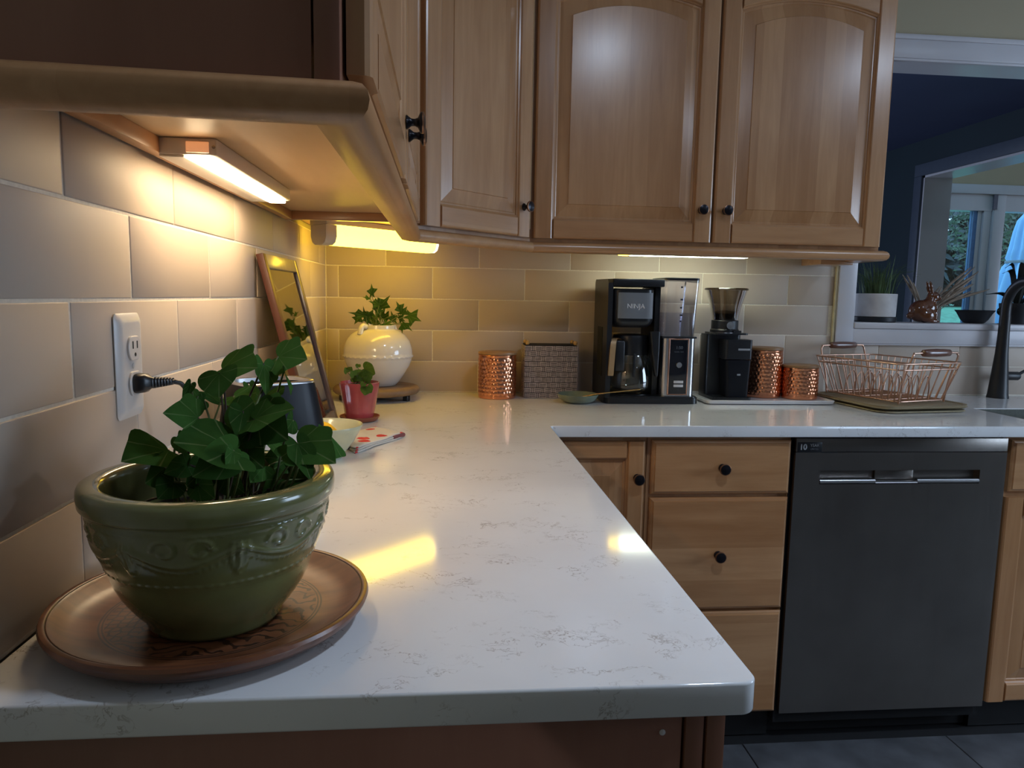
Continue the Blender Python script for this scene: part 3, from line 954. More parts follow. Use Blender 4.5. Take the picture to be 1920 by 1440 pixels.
# sink below the cut-out, tap behind it
s = MB()
s.box(2.05, 2.668, -0.528, -0.302, -0.22, -0.214)
s.box(2.044, 2.056, -0.534, -0.296, -0.22, -0.031).box(2.662, 2.674, -0.534, -0.296, -0.22, -0.031).box(2.056, 2.662, -0.534, -0.522, -0.22, -0.031).box(2.056, 2.662, -0.308, -0.296, -0.22, -0.031)
s.box(2.0655, 2.0685, -0.5125, -0.3175, -0.2, -0.0012).box(2.6495, 2.6525, -0.5125, -0.3175, -0.2, -0.0012).box(2.0685, 2.6495, -0.5125, -0.5095, -0.2, -0.0012).box(2.0685, 2.6495, -0.3205, -0.3175, -0.2, -0.0012)
whole('sink', s, M_SINK, 'dark undermount sink set in the white worktop by the black tap', 'sink')

# ---------------------------------------------------------------- base cabinets
FY = -0.595                                                  # front of the face frames; fronts stand 20 mm proud
def base_box(parent, x0, x1):
    part('carcass', MB().box(x0, x1, FY + 0.02, -0.005, -0.815, -0.0305), M_V, parent, world=True)
    part('face_frame', MB().box(x0, x1, FY, FY + 0.02, -0.815, -0.0305, 0.001), M_V, parent, world=True)
    part('toe_kick', MB().box(x0, x1, -0.56, -0.54, -Z0 + 0.001, -0.8155), M_TOE, parent, world=True)
cb = thing('base_cabinet', 'maple base cabinet with raised-panel door in the inner corner', 'cabinet', (0.79, -0.3, -Z0), 0, 'maple base cabinets')
base_box(cb, 0.652, 0.921)
build_door(cb, 0.913 - 0.648, 0.762, (0.648 - 0.79, FY - 0.0005 + 0.3, -0.808 + Z0), 0, 0.0, (0.913 - 0.648 - 0.02, 0.762 - 0.096), a=0.05)
db = thing('base_cabinet', 'maple three-drawer base cabinet left of the dishwasher', 'cabinet', (1.12, -0.3, -Z0), 0, 'maple base cabinets')
base_box(db, 0.9225, 1.318)
for z0, z1 in ((-0.189, -0.043), (-0.511, -0.199), (-0.814, -0.519)):
    build_drawer(db, 1.313 - 0.932, z1 - z0, (0.932 - 1.12, FY - 0.0005 + 0.3, z0 + Z0))
rb = thing('base_cabinet', 'maple sink base cabinet right of the dishwasher', 'cabinet', (2.35, -0.3, -Z0), 0, 'maple base cabinets')
part('carcass', MB().box(1.939, 2.04, FY + 0.02, -0.005, -0.815, -0.0305).box(2.68, 2.84, FY + 0.02, -0.005, -0.815, -0.0305).box(2.04, 2.68, FY + 0.02, -0.005, -0.815, -0.225), M_V, rb, world=True)
part('face_frame', MB().box(1.939, 2.84, FY, FY + 0.02, -0.815, -0.0305, 0.001), M_V, rb, world=True)
part('toe_kick', MB().box(1.939, 2.84, -0.56, -0.54, -Z0 + 0.001, -0.8155), M_TOE, rb, world=True)
build_drawer(rb, 0.42, 0.146, (1.949 - 2.35, FY - 0.0005 + 0.3, -0.189 + Z0), knob=False)
build_drawer(rb, 0.42, 0.146, (2.40 - 2.35, FY - 0.0005 + 0.3, -0.189 + Z0), knob=False)
build_door(rb, 0.42, 0.604, (1.943 - 2.35, FY - 0.0005 + 0.3, -0.808 + Z0), 0, 0.0, (0.39, 0.55))
build_door(rb, 0.42, 0.604, (2.40 - 2.35, FY - 0.0005 + 0.3, -0.808 + Z0), 0, 0.0, (0.03, 0.55))

# peninsula base under the left arm: end panel towards the viewer, doors towards the room
pb = thing('base_cabinet', 'maple end cabinet under the near end of the worktop, plain brown end panel', 'cabinet', (0.32, -1.2, -Z0), 0, 'maple base cabinets')
part('carcass', MB().box(0.005, 0.60, -1.842, -0.655, -0.815, -0.0305), M_V, pb, world=True)
part('end_panel', MB().box(0.002, 0.5965, -1.860, -1.8425, -Z0 + 0.001, -0.0305, 0.001), M_ENDSHADE, pb, world=True)
part('end_stile', MB().box(0.5995, 0.6165, -1.861, -1.8425, -Z0 + 0.001, -0.0305, 0.0015), M_ENDSHADE, pb, world=True)
part('face_stile', MB().box(0.6190, 0.6360, -1.861, -1.815, -Z0 + 0.001, -0.0305, 0.0015), M_ENDSHADE, pb, world=True)
part('face_frame', MB().box(0.60, 0.619, -1.8415, -0.655, -0.815, -0.0305), M_V, pb, world=True)
part('screw', MB().lathe([(0.0028, 0), (0.0028, 0.0008), (0.0, 0.0016)], 12).moved((0.5785, -1.8603, -0.0565), rx=PI / 2), M_PLASTICW, pb, world=True)
part('toe_kick', MB().box(0.52, 0.54, -1.84, -0.62, -Z0 + 0.001, -0.8155), M_TOE, pb, world=True)
for i in range(2):
    y0 = -1.81 + i * 0.565
    build_door(pb, 0.555, 0.604, (0.6195 - 0.32, y0 + 1.2, -0.808 + Z0), PI / 2, 0.0, (0.52 if i == 0 else 0.035, 0.55))
    build_drawer(pb, 0.555, 0.146, (0.6195 - 0.32, y0 + 1.2, -0.189 + Z0), PI / 2)

# ---------------------------------------------------------------- dishwasher
dw = thing('dishwasher', 'stainless steel dishwasher with pocket handle between maple cabinets', 'dishwasher', (1.63, -0.3, -Z0))
part('tub', MB().box(1.320, 1.938, -0.590, -0.01, -0.86, -0.031), M_DARKGAP, dw, world=True)
X0, X1, ZA, ZC_ = 1.3245, 1.9325, -0.819, -0.0755
hx0, hx1, hz0, hz1 = 1.396, 1.857, -0.163, -0.125
yf, yr = -0.6145, -0.594
m = MB()
xs, zs = [X0, hx0, hx1, X1], [ZA, hz0, hz1, ZC_]
vs = [(x, yf, z) for z in zs for x in xs]
fs = [(j * 4 + i, j * 4 + i + 1, (j + 1) * 4 + i + 1, (j + 1) * 4 + i) for j in range(3) for i in range(3) if not (i == 1 and j == 1)]
m.add(vs, fs)
r0 = [(hx0, yf, hz0), (hx1, yf, hz0), (hx1, yf, hz1), (hx0, yf, hz1)]
r1 = [(hx0 + 0.003, yr, hz0 + 0.004), (hx1 - 0.003, yr, hz0 + 0.004), (hx1 - 0.003, yr, hz1 + 0.012), (hx0 + 0.003, yr, hz1 + 0.012)]
m.loft([r0, r1], capb=False)
m.loft([[(X0, yf, ZA), (X1, yf, ZA), (X1, yf, ZC_), (X0, yf, ZC_)], [(X0, yr, ZA), (X1, yr, ZA), (X1, yr, ZC_), (X0, yr, ZC_)]], capb=False, capt=False)
part('door_panel', m, M_STEEL, dw, ang=30, world=True)
part('control_strip', MB().box(X0, X1, yf + 0.0005, yr, -0.074, -0.037, 0.0012), M_STEEL, dw, world=True)
lip = [(yf + 0.004, hz0 + 0.0005), (yf - 0.0015, hz0 + 0.003), (yf - 0.002, hz0 + 0.009), (yf + 0.001, hz0 + 0.013), (yf + 0.006, hz0 + 0.0145), (yf + 0.012, hz0 + 0.012), (yf + 0.013, hz0 + 0.001)]
part('handle_lip', MB().prism(lip, hx0 + 0.001, 1.555, plane='yz').prism(lip, 1.676, hx1 - 0.001, plane='yz').prism([(y, z - (0.006 if z > hz0 + 0.004 else 0)) for y, z in lip], 1.555, 1.676, plane='yz'), M_CHROME, dw, ang=60, world=True)
part('latch_recess', MB().box(1.560, 1.671, yr - 0.008, yr - 0.001, hz0 + 0.009, hz1 + 0.002, 0.002), M_STEEL, dw, world=True)
bd = part('badge', MB().box(1.3285, 1.396, yf - 0.0012, yf, -0.0745, -0.0475, 0.0003), M_BLACKP, dw, world=True)
Dloc = Vector((1.63, -0.3, -Z0))
text('10', 'lettering', 0.021, M_PRINT, bd, Vector((1.3435, yf - 0.0014, -0.061)) - Dloc, bold=0.0006)
text('YEAR', 'lettering', 0.0105, M_PRINT, bd, Vector((1.375, yf - 0.0014, -0.056)) - Dloc)
text('LIMITED', 'lettering', 0.0062, M_DIMPRINT, bd, Vector((1.375, yf - 0.0014, -0.0665)) - Dloc)
part('vent_slot', MB().box(1.396, 1.465, yf - 0.0004, yf + 0.002, -0.0765, -0.0745), M_DARKGAP, dw, world=True)
part('kick_plate', MB().box(1.325, 1.935, -0.545, -0.535, -Z0 + 0.001, -0.822), M_DARKGAP, dw, world=True)

# ---------------------------------------------------------------- carved wooden platter under the green planter
def platter_mat():
    m, nt, b, out = newmat('carved_walnut_platter')
    tc = N(nt, 'ShaderNodeTexCoord')
    mp = N(nt, 'ShaderNodeMapping')
    mp.inputs['Scale'].default_value = (9, 60, 9)
    mp.inputs['Rotation'].default_value = (0, 0, 0.6)
    nt.links.new(tc.outputs['Object'], mp.inputs['Vector'])
    n1 = N(nt, 'ShaderNodeTexNoise', i_Scale=1.0, i_Detail=5.0)
    nt.links.new(mp.outputs[0], n1.inputs['Vector'])
    r = ramp(nt, [(0.3, (0.112, 0.035, 0.015)), (0.7, (0.220, 0.077, 0.030))])
    nt.links.new(n1.outputs['Fac'], r.inputs['Fac'])
    sx = N(nt, 'ShaderNodeSeparateXYZ')
    nt.links.new(tc.outputs['Object'], sx.inputs[0])
    rad = math_(nt, 'SQRT', math_(nt, 'ADD', math_(nt, 'POWER', sx.outputs['X'], 2), math_(nt, 'POWER', sx.outputs['Y'], 2)))
    def band(r0, w):
        return math_(nt, 'LESS_THAN', math_(nt, 'ABSOLUTE', math_(nt, 'SUBTRACT', rad, r0)), w)
    rings = math_(nt, 'MAXIMUM', band(0.1015, 0.0008), math_(nt, 'MAXIMUM', band(0.0985, 0.0007), band(0.1425, 0.0006)))
    inside = math_(nt, 'LESS_THAN', rad, 0.0965)
    # engraved scales on one side, flowing petals on the other
    vor = N(nt, 'ShaderNodeTexVoronoi', feature='DISTANCE_TO_EDGE', i_Scale=115.0, i_Randomness=0.55)
    nt.links.new(tc.outputs['Object'], vor.inputs['Vector'])
    scales = math_(nt, 'LESS_THAN', vor.outputs['Distance'], 0.11)
    wav = N(nt, 'ShaderNodeTexWave', wave_type='RINGS', i_Scale=28.0, i_Distortion=14.0, i_Detail=2.0)
    wav.inputs['Detail Scale'].default_value = 1.4
    nt.links.new(tc.outputs['Object'], wav.inputs['Vector'])
    petals = math_(nt, 'LESS_THAN', wav.outputs['Fac'], 0.2)
    big = N(nt, 'ShaderNodeTexNoise', i_Scale=16.0, i_Detail=1.0)
    nt.links.new(tc.outputs['Object'], big.inputs['Vector'])
    sel = math_(nt, 'GREATER_THAN', math_(nt, 'SUBTRACT', math_(nt, 'MULTIPLY', sx.outputs['Y'], 9.0), math_(nt, 'MULTIPLY', sx.outputs['X'], 9.0)), 0.02)
    carve = math_(nt, 'ADD', math_(nt, 'MULTIPLY', scales, sel), math_(nt, 'MULTIPLY', petals, math_(nt, 'SUBTRACT', 1.0, sel)))
    lines = math_(nt, 'MINIMUM', math_(nt, 'ADD', rings, math_(nt, 'MULTIPLY', carve, inside)), 1.0)
    mx = N(nt, 'ShaderNodeMix', data_type='RGBA')
    nt.links.new(math_(nt, 'MULTIPLY', lines, 0.9), mx.inputs[0])
    nt.links.new(r.outputs['Color'], mx.inputs[6])
    mx.inputs[7].default_value = (0.022, 0.008, 0.005, 1)
    nt.links.new(mx.outputs[2], b.inputs['Base Color'])
    b.inputs['Roughness'].default_value = 0.36
    b.inputs['Coat Weight'].default_value = 0.25
    b.inputs['Coat Roughness'].default_value = 0.25
    bp = N(nt, 'ShaderNodeBump', i_Strength=0.5, i_Distance=0.0008, invert=True)
    nt.links.new(lines, bp.inputs['Height'])
    nt.links.new(bp.outputs['Normal'], b.inputs['Normal'])
    return m
pl = MB().lathe([(0.112, 0.0), (0.128, 0.004), (0.141, 0.012), (0.1475, 0.019), (0.1490, 0.0230), (0.1478, 0.0262), (0.1450, 0.0268), (0.1432, 0.0262), (0.1425, 0.0254), (0.1415, 0.0258),
                 (0.139, 0.0245), (0.130, 0.0175), (0.118, 0.0128), (0.106, 0.0108), (0.0, 0.0105)], 96)
whole('platter', pl, platter_mat(), 'round carved walnut platter beneath the green ivy planter', 'platter', (0.1595, -1.7335, 0.0), ang=40)

# ---------------------------------------------------------------- leaves
def leaf_mat(name, col, vein, back=0.12):
    m, nt, b, out = newmat(name)
    uv = N(nt, 'ShaderNodeUVMap')
    sx = N(nt, 'ShaderNodeSeparateXYZ')
    nt.links.new(uv.outputs[0], sx.inputs[0])
    vv = math_(nt, 'ABSOLUTE', math_(nt, 'SUBTRACT', sx.outputs['Y'], 0.5))
    uu = math_(nt, 'SUBTRACT', sx.outputs['X'], 0.22)
    ang = math_(nt, 'ARCTAN2', vv, uu)
    f = None
    for a0, wd in ((0.0, 0.022), (0.62, 0.025), (1.35, 0.03)):
        x = math_(nt, 'LESS_THAN', math_(nt, 'ABSOLUTE', math_(nt, 'SUBTRACT', ang, a0)), wd)
        f = x if f is None else math_(nt, 'MAXIMUM', f, x)
    tc = N(nt, 'ShaderNodeTexCoord')
    oi = N(nt, 'ShaderNodeObjectInfo')
    no = N(nt, 'ShaderNodeTexNoise', i_Scale=3.0, i_Detail=4.0)
    nt.links.new(uv.outputs[0], no.inputs['Vector'])
    t = math_(nt, 'ADD', math_(nt, 'MULTIPLY', no.outputs['Fac'], 0.5), math_(nt, 'MULTIPLY', oi.outputs['Random'], 0.5))
    r = ramp(nt, [(0.2, tuple(c * 0.65 for c in col)), (0.8, tuple(c * 1.35 for c in col))])
    nt.links.new(t, r.inputs['Fac'])
    mx = N(nt, 'ShaderNodeMix', data_type='RGBA')
    nt.links.new(math_(nt, 'MULTIPLY', f, 0.55), mx.inputs[0])
    nt.links.new(r.outputs['Color'], mx.inputs[6])
    mx.inputs[7].default_value = (*vein, 1)
    nt.links.new(mx.outputs[2], b.inputs['Base Color'])
    b.inputs['Roughness'].default_value = 0.6
    b.inputs['Specular IOR Level'].default_value = 0.0
    tl = N(nt, 'ShaderNodeBsdfTranslucent')
    hs = N(nt, 'ShaderNodeHueSaturation', i_Value=1.6)
    hs.inputs['Hue'].default_value = 0.495
    nt.links.new(mx.outputs[2], hs.inputs['Color'])
    nt.links.new(hs.outputs[0], tl.inputs[0])
    ms = N(nt, 'ShaderNodeMixShader', i_0=back)
    nt.links.new(b.outputs[0], ms.inputs[1])
    nt.links.new(tl.outputs[0], ms.inputs[2])
    nt.links.new(ms.outputs[0], out.inputs['Surface'])
    return m
M_IVY = leaf_mat('ivy_leaf', (0.040, 0.102, 0.022), (0.15, 0.20, 0.08))
M_IVY2 = leaf_mat('star_ivy_leaf', (0.045, 0.10, 0.022), (0.22, 0.27, 0.10), 0.3)
M_SEED = leaf_mat('small_seedling_leaf', (0.08, 0.15, 0.03), (0.16, 0.22, 0.07), 0.3)

LEAF_SHAPES = {
    # (u along the midrib, v half width): soft lobes, rounded, narrow, star
    'soft': [(0.0, 0.0), (-0.14, 0.18), (-0.23, 0.45), (-0.19, 0.70), (-0.03, 0.82), (0.11, 0.80), (0.24, 0.93), (0.37, 1.0), (0.47, 0.88), (0.55, 0.66), (0.67, 0.52), (0.83, 0.30), (1.0, 0.0)],
    'round': [(0.0, 0.0), (-0.16, 0.22), (-0.22, 0.55), (-0.10, 0.88), (0.15, 1.0), (0.40, 0.97), (0.60, 0.78), (0.78, 0.48), (0.92, 0.2), (1.0, 0.0)],
    'narrow': [(0.0, 0.0), (-0.05, 0.28), (0.05, 0.62), (0.22, 0.95), (0.38, 1.0), (0.55, 0.72), (0.75, 0.42), (0.9, 0.18), (1.0, 0.0)],
    'star': [(0.0, 0.0), (-0.10, 0.14), (-0.26, 0.52), (-0.02, 0.38), (0.13, 0.36), (0.32, 0.72), (0.50, 1.0), (0.47, 0.55), (0.48, 0.30), (0.70, 0.17), (1.0, 0.0)],
}
def leaf_mesh(kind, cup=0.10, droop=0.08):
    sh = LEAF_SHAPES[kind]
    pts = []
    if kind == 'star':
        pts = sh
    else:
        P = [(-sh[1][0], -sh[1][1])] + sh + [(2 - sh[-2][0], -sh[-2][1])]
        for i in range(len(sh) - 1):
            a, b_, c, d = P[i:i + 4]
            for t in (0.0, 0.5):
                q = [0.5 * (2 * b_[k] + (c[k] - a[k]) * t + (2 * a[k] - 5 * b_[k] + 4 * c[k] - d[k]) * t * t + (3 * b_[k] - a[k] - 3 * c[k] + d[k]) * t ** 3) for k in (0, 1)]
                pts.append((q[0], max(0.0, q[1])))
        pts.append(sh[-1])
    vs, fs, uvs = [], [], []
    def zz(u_, v_):
        return cup * abs(v_) ** 1.5 - droop * max(0, u_) ** 2 + 0.02 * math.sin(9 * u_) * abs(v_)
    n = len(pts)
    for side in (1, -1):
        k = len(vs)
        for i, (u_, v_) in enumerate(pts):
            um = i / (n - 1)
            for w in (0.0, 0.5, 1.0):
                uu, v2 = um + (u_ - um) * w, v_ * w
                vs.append((uu, side * v2, zz(uu, v2)))
                uvs.append(((uu + 0.28) / 1.28, 0.5 + side * v2 * 0.5))
        for i in range(n - 1):
            for j in range(2):
                q = (k + i * 3 + j, k + (i + 1) * 3 + j, k + (i + 1) * 3 + j + 1, k + i * 3 + j + 1)
                fs.append(q if side > 0 else tuple(reversed(q)))
    me = bpy.data.meshes.new('leaf_' + kind)
    me.from_pydata(vs, [], fs)
    ul = me.uv_layers.new(name='UVMap')
    for lp in me.loops:
        ul.data[lp.index].uv = uvs[lp.vertex_index]
    me.polygons.foreach_set('use_smooth', [True] * len(me.polygons))
    return me
def leaf_set(mat):
    d = {}
    for k in LEAF_SHAPES:
        me = leaf_mesh(k)
        me.materials.append(mat)
        d[k] = me
    return d
def place_leaf(parent, me, B, Tp, S, lift=1.0):
    B, Tp, S = Vector(B), Vector(Tp), Vector(S)
    a = Tp - B
    s_ = S - B
    b_ = s_ - a * (s_.dot(a) / a.length_squared)
    if b_.length < 1e-4:
        b_ = a.orthogonal().normalized() * a.length * 0.4
    b_ = b_ * 1.10
    n = a.cross(b_).normalized()
    if n.dot(Vector((0.2, -0.9, 0.35))) < 0:
        n = -n
        b_ = -b_
    n = n * a.length * lift
    M = Matrix(((a.x, b_.x, n.x, B.x), (a.y, b_.y, n.y, B.y), (a.z, b_.z, n.z, B.z), (0, 0, 0, 1)))
    o = link('leaf', me, parent)
    o.matrix_basis = Matrix.Translation(-parent.location) @ M
    return o
def stem_to(parent, root, tip, r, mat, bend=0.012, name='stem'):
    a, b_ = Vector(root), Vector(tip)
    mid = (a + b_) / 2 + Vector((random.uniform(-bend, bend), random.uniform(-bend, bend), bend))
    m = MB().tube(bez([a, mid, b_], 10), r, 6)
    part(name, m, mat, parent, world=True, ang=80)

# ---------------------------------------------------------------- green planter with ivy
PC = (0.1640, -1.7455, 0.0108)
pt = thing('potted_ivy', 'large sage-green glazed planter of dark trailing ivy on a walnut platter', 'plant', PC)
prof = [(0.055, 0.0), (0.0595, 0.0012), (0.0615, 0.005), (0.0630, 0.010), (0.0700, 0.0175), (0.0770, 0.027), (0.0832, 0.037), (0.0880, 0.047), (0.0905, 0.055)]
z = 0.0585
while z < 0.1175:
    t = (z - 0.0585) / 0.059
    prof.append((0.0912 + 0.0160 * (1 - (1 - t) ** 1.7), z))
    z += 0.0012
prof += [(0.1078, 0.1190), (0.1105, 0.1200), (0.1128, 0.1230), (0.1136, 0.1300), (0.1133, 0.1360), (0.1120, 0.1390), (0.1085, 0.1408), (0.1010, 0.1412), (0.0960, 0.1400), (0.0938, 0.1372), (0.0928, 0.131), (0.0925, 0.120), (0.092, 0.100), (0.088, 0.085), (0.0, 0.083)]
def relief(a, z, r, i):
    if r < 0.0905 or z > 0.1178 or z < 0.058 or i > 60:
        return 0.0
    h = 0.0010 * max(0, 1 - ((z - 0.1125) / 0.0022) ** 2) * (0.6 + 0.4 * math.sin(a * 96 + z * 1500))
    nsw = 7
    s = (a * nsw / (2 * PI) + 0.2) % 1.0
    w = 2 * PI * 0.1 / nsw                       # width of one swag in metres
    zc = 0.1010 - 0.0150 * math.sin(PI * s)
    h += 0.0017 * math.exp(-((z - zc) / 0.0030) ** 2)
    h += 0.0011 * math.exp(-((z - zc + 0.0062) / 0.0022) ** 2) * (0.5 + 0.5 * math.sin(a * 120))
    # fluted drop between the swags
    ds = min(s, 1 - s) * w * (1 if s < 0.5 else -1)
    u = (0.106 - z) / 0.034
    if 0 < u < 1:
        wid = 0.0105 * math.sin(PI * (0.25 + 0.75 * u))
        if abs(ds) < wid:
            h += 0.0018 * (1 - (ds / wid) ** 2) * (0.65 + 0.35 * math.cos(ds / max(wid, 1e-4) * 9))
    # scroll in the hollow of each swag
    sx_ = (s - 0.5) * w
    for cxs, sg in ((-0.012, 1), (0.014, -1)):
        d2 = math.hypot(sx_ - cxs, z - 0.1005)
        an = math.atan2(z - 0.1005, (sx_ - cxs) * sg)
        rr = 0.0035 + 0.0011 * (an + PI)
        h += 0.0016 * math.exp(-((d2 - rr) / 0.0015) ** 2) * (1 if d2 < 0.0115 else 0)
    h += 0.0008 * max(0, 1 - ((z - 0.0650) / 0.002) ** 2) * (0.6 + 0.4 * math.sin(a * 70))
    return h
part('pot', MB().lathe(prof, 336, fn=relief), M_GREENGLAZE, pt, ang=60)
so = MB()
so.lathe([(0.0, 0.101), (0.03, 0.1025), (0.06, 0.100), (0.0915, 0.0985)], 48, fn=lambda a, z, r, i: 0.0)
so.v = [(x, y, z + random.uniform(-0.002, 0.003)) for x, y, z in so.v]
part('soil', so, M_SOIL, pt, ang=60)
KIND = ('soft', 'round', 'narrow', 'star')
LS = leaf_set(M_IVY)
# leaf base, tip and side-lobe points (metres) and outline kind
IVY=[ (0.2, -1.62, 0.253, 0.233, -1.63, 0.253, 0.213, -1.6, 0.271, 0), (0.151, -1.66, 0.243, 0.191, -1.68, 0.249, 0.16, -1.63, 0.261, 0), (0.16, -1.7, 0.243, 0.167, -1.73, 0.224, 0.145, -1.71, 0.232, 1), (0.132, -1.7, 0.232, 0.131, -1.72, 0.221, 0.136, -1.69, 0.234, 1), (0.189, -1.64, 0.247, 0.197, -1.66, 0.216, 0.198, -1.63, 0.241, 0), (0.208, -1.63, 0.238, 0.219, -1.64, 0.213, 0.206, -1.6, 0.224, 2), (0.148, -1.73, 0.203, 0.137, -1.78, 0.216, 0.144, -1.77, 0.194, 0), (0.123, -1.74, 0.173, 0.107, -1.8, 0.179, 0.102, -1.73, 0.187, 2), (0.189, -1.76, 0.177, 0.147, -1.79, 0.194, 0.154, -1.73, 0.196, 1), (0.165, -1.7, 0.191, 0.199, -1.72, 0.2, 0.172, -1.68, 0.212, 1), (0.182, -1.7, 0.204, 0.188, -1.74, 0.186, 0.194, -1.7, 0.197, 1), (0.198, -1.72, 0.2, 0.239, -1.74, 0.216, 0.207, -1.7, 0.216, 0), (0.199, -1.71, 0.2, 0.234, -1.75, 0.186, 0.237, -1.73, 0.213, 0), (0.239, -1.72, 0.176, 0.281, -1.76, 0.167, 0.261, -1.71, 0.189, 0), (0.24, -1.725, 0.177, 0.261, -1.77, 0.152, 0.238, -1.75, 0.164, 0), (0.263, -1.68, 0.177, 0.273, -1.7, 0.156, 0.274, -1.66, 0.154, 2), (0.154, -1.63, 0.21, 0.177, -1.64, 0.206, 0.159, -1.61, 0.217, 1), (0.191, -1.64, 0.212, 0.21, -1.65, 0.216, 0.194, -1.62, 0.217, 1), (0.229, -1.69, 0.194, 0.227, -1.71, 0.186, 0.231, -1.69, 0.182, 1), (0.148, -1.66, 0.207, 0.132, -1.69, 0.224, 0.139, -1.68, 0.212, 2), (0.192, -1.77, 0.178, 0.165, -1.8, 0.162, 0.181, -1.79, 0.152, 1), (0.194, -1.78, 0.181, 0.197, -1.81, 0.172, 0.2, -1.79, 0.174, 1), (0.147, -1.76, 0.164, 0.138, -1.79, 0.163, 0.145, -1.78, 0.154, 1), (0.122, -1.75, 0.158, 0.118, -1.78, 0.151, 0.123, -1.76, 0.137, 0), (0.176, -1.6, 0.174, 0.161, -1.62, 0.15, 0.166, -1.6, 0.171, 2), (0.184, -1.61, 0.17, 0.171, -1.63, 0.148, 0.184, -1.61, 0.155, 2), (0.197, -1.66, 0.167, 0.214, -1.68, 0.152, 0.211, -1.66, 0.156, 2), (0.219, -1.66, 0.146, 0.195, -1.67, 0.151, 0.209, -1.68, 0.136, 1), (0.182, -1.72, 0.172, 0.212, -1.75, 0.159, 0.184, -1.74, 0.153, 1), (0.135, -1.69, 0.218, 0.127, -1.71, 0.214, 0.135, -1.7, 0.209, 1), (0.138, -1.68, 0.212, 0.132, -1.7, 0.209, 0.137, -1.69, 0.203, 1), (0.163, -1.6, 0.218, 0.173, -1.61, 0.196, 0.174, -1.6, 0.209, 0), (0.218, -1.7, 0.134, 0.205, -1.72, 0.125, 0.214, -1.71, 0.117, 1), (0.241, -1.7, 0.134, 0.225, -1.71, 0.13, 0.235, -1.71, 0.123, 1), (0.175, -1.74, 0.147, 0.196, -1.76, 0.136, 0.18, -1.75, 0.13, 1), (0.155, -1.76, 0.145, 0.175, -1.78, 0.137, 0.156, -1.77, 0.133, 1), (0.134, -1.76, 0.147, 0.127, -1.78, 0.137, 0.139, -1.77, 0.133, 1), (0.208, -1.73, 0.154, 0.201, -1.75, 0.144, 0.212, -1.74, 0.142, 1), (0.156, -1.74, 0.156, 0.15, -1.77, 0.146, 0.159, -1.75, 0.136, 1), (0.125, -1.72, 0.181, 0.14, -1.74, 0.169, 0.127, -1.73, 0.17, 1) ] 
VIVY=[ (0.162, -0.143, 0.321, 0.164, -0.165, 0.356, 0.178, -0.149, 0.345, 0), (0.157, -0.155, 0.31, 0.136, -0.177, 0.316, 0.147, -0.161, 0.32, 0), (0.18, -0.127, 0.28, 0.219, -0.149, 0.321, 0.218, -0.133, 0.287, 0), (0.185, -0.15, 0.29, 0.155, -0.172, 0.304, 0.174, -0.156, 0.311, 0), (0.145, -0.159, 0.259, 0.093, -0.181, 0.267, 0.117, -0.165, 0.247, 0), (0.14, -0.127, 0.248, 0.136, -0.149, 0.287, 0.149, -0.133, 0.262, 0), (0.119, -0.078, 0.253, 0.102, -0.1, 0.229, 0.094, -0.084, 0.249, 0), (0.157, -0.089, 0.254, 0.142, -0.111, 0.272, 0.161, -0.095, 0.275, 0), (0.168, -0.092, 0.254, 0.156, -0.114, 0.211, 0.14, -0.098, 0.236, 0), (0.21, -0.144, 0.239, 0.208, -0.166, 0.207, 0.231, -0.15, 0.221, 0), (0.251, -0.114, 0.27, 0.237, -0.136, 0.304, 0.257, -0.12, 0.298, 0), (0.253, -0.139, 0.264, 0.271, -0.161, 0.288, 0.241, -0.145, 0.281, 0), (0.274, -0.149, 0.261, 0.315, -0.171, 0.244, 0.298, -0.155, 0.281, 0), (0.257, -0.155, 0.237, 0.289, -0.177, 0.213, 0.279, -0.161, 0.237, 0), (0.255, -0.145, 0.233, 0.256, -0.167, 0.202, 0.245, -0.151, 0.219, 0), (0.191, -0.077, 0.254, 0.221, -0.099, 0.248, 0.206, -0.083, 0.272, 0), (0.227, -0.086, 0.237, 0.218, -0.108, 0.273, 0.238, -0.092, 0.255, 0), (0.178, -0.088, 0.251, 0.201, -0.11, 0.283, 0.168, -0.094, 0.279, 0), (0.241, -0.089, 0.255, 0.263, -0.111, 0.239, 0.248, -0.095, 0.234, 0), (0.156, -0.147, 0.255, 0.131, -0.169, 0.239, 0.143, -0.153, 0.228, 0), (0.189, -0.136, 0.269, 0.164, -0.158, 0.283, 0.176, -0.142, 0.297, 0) ] 
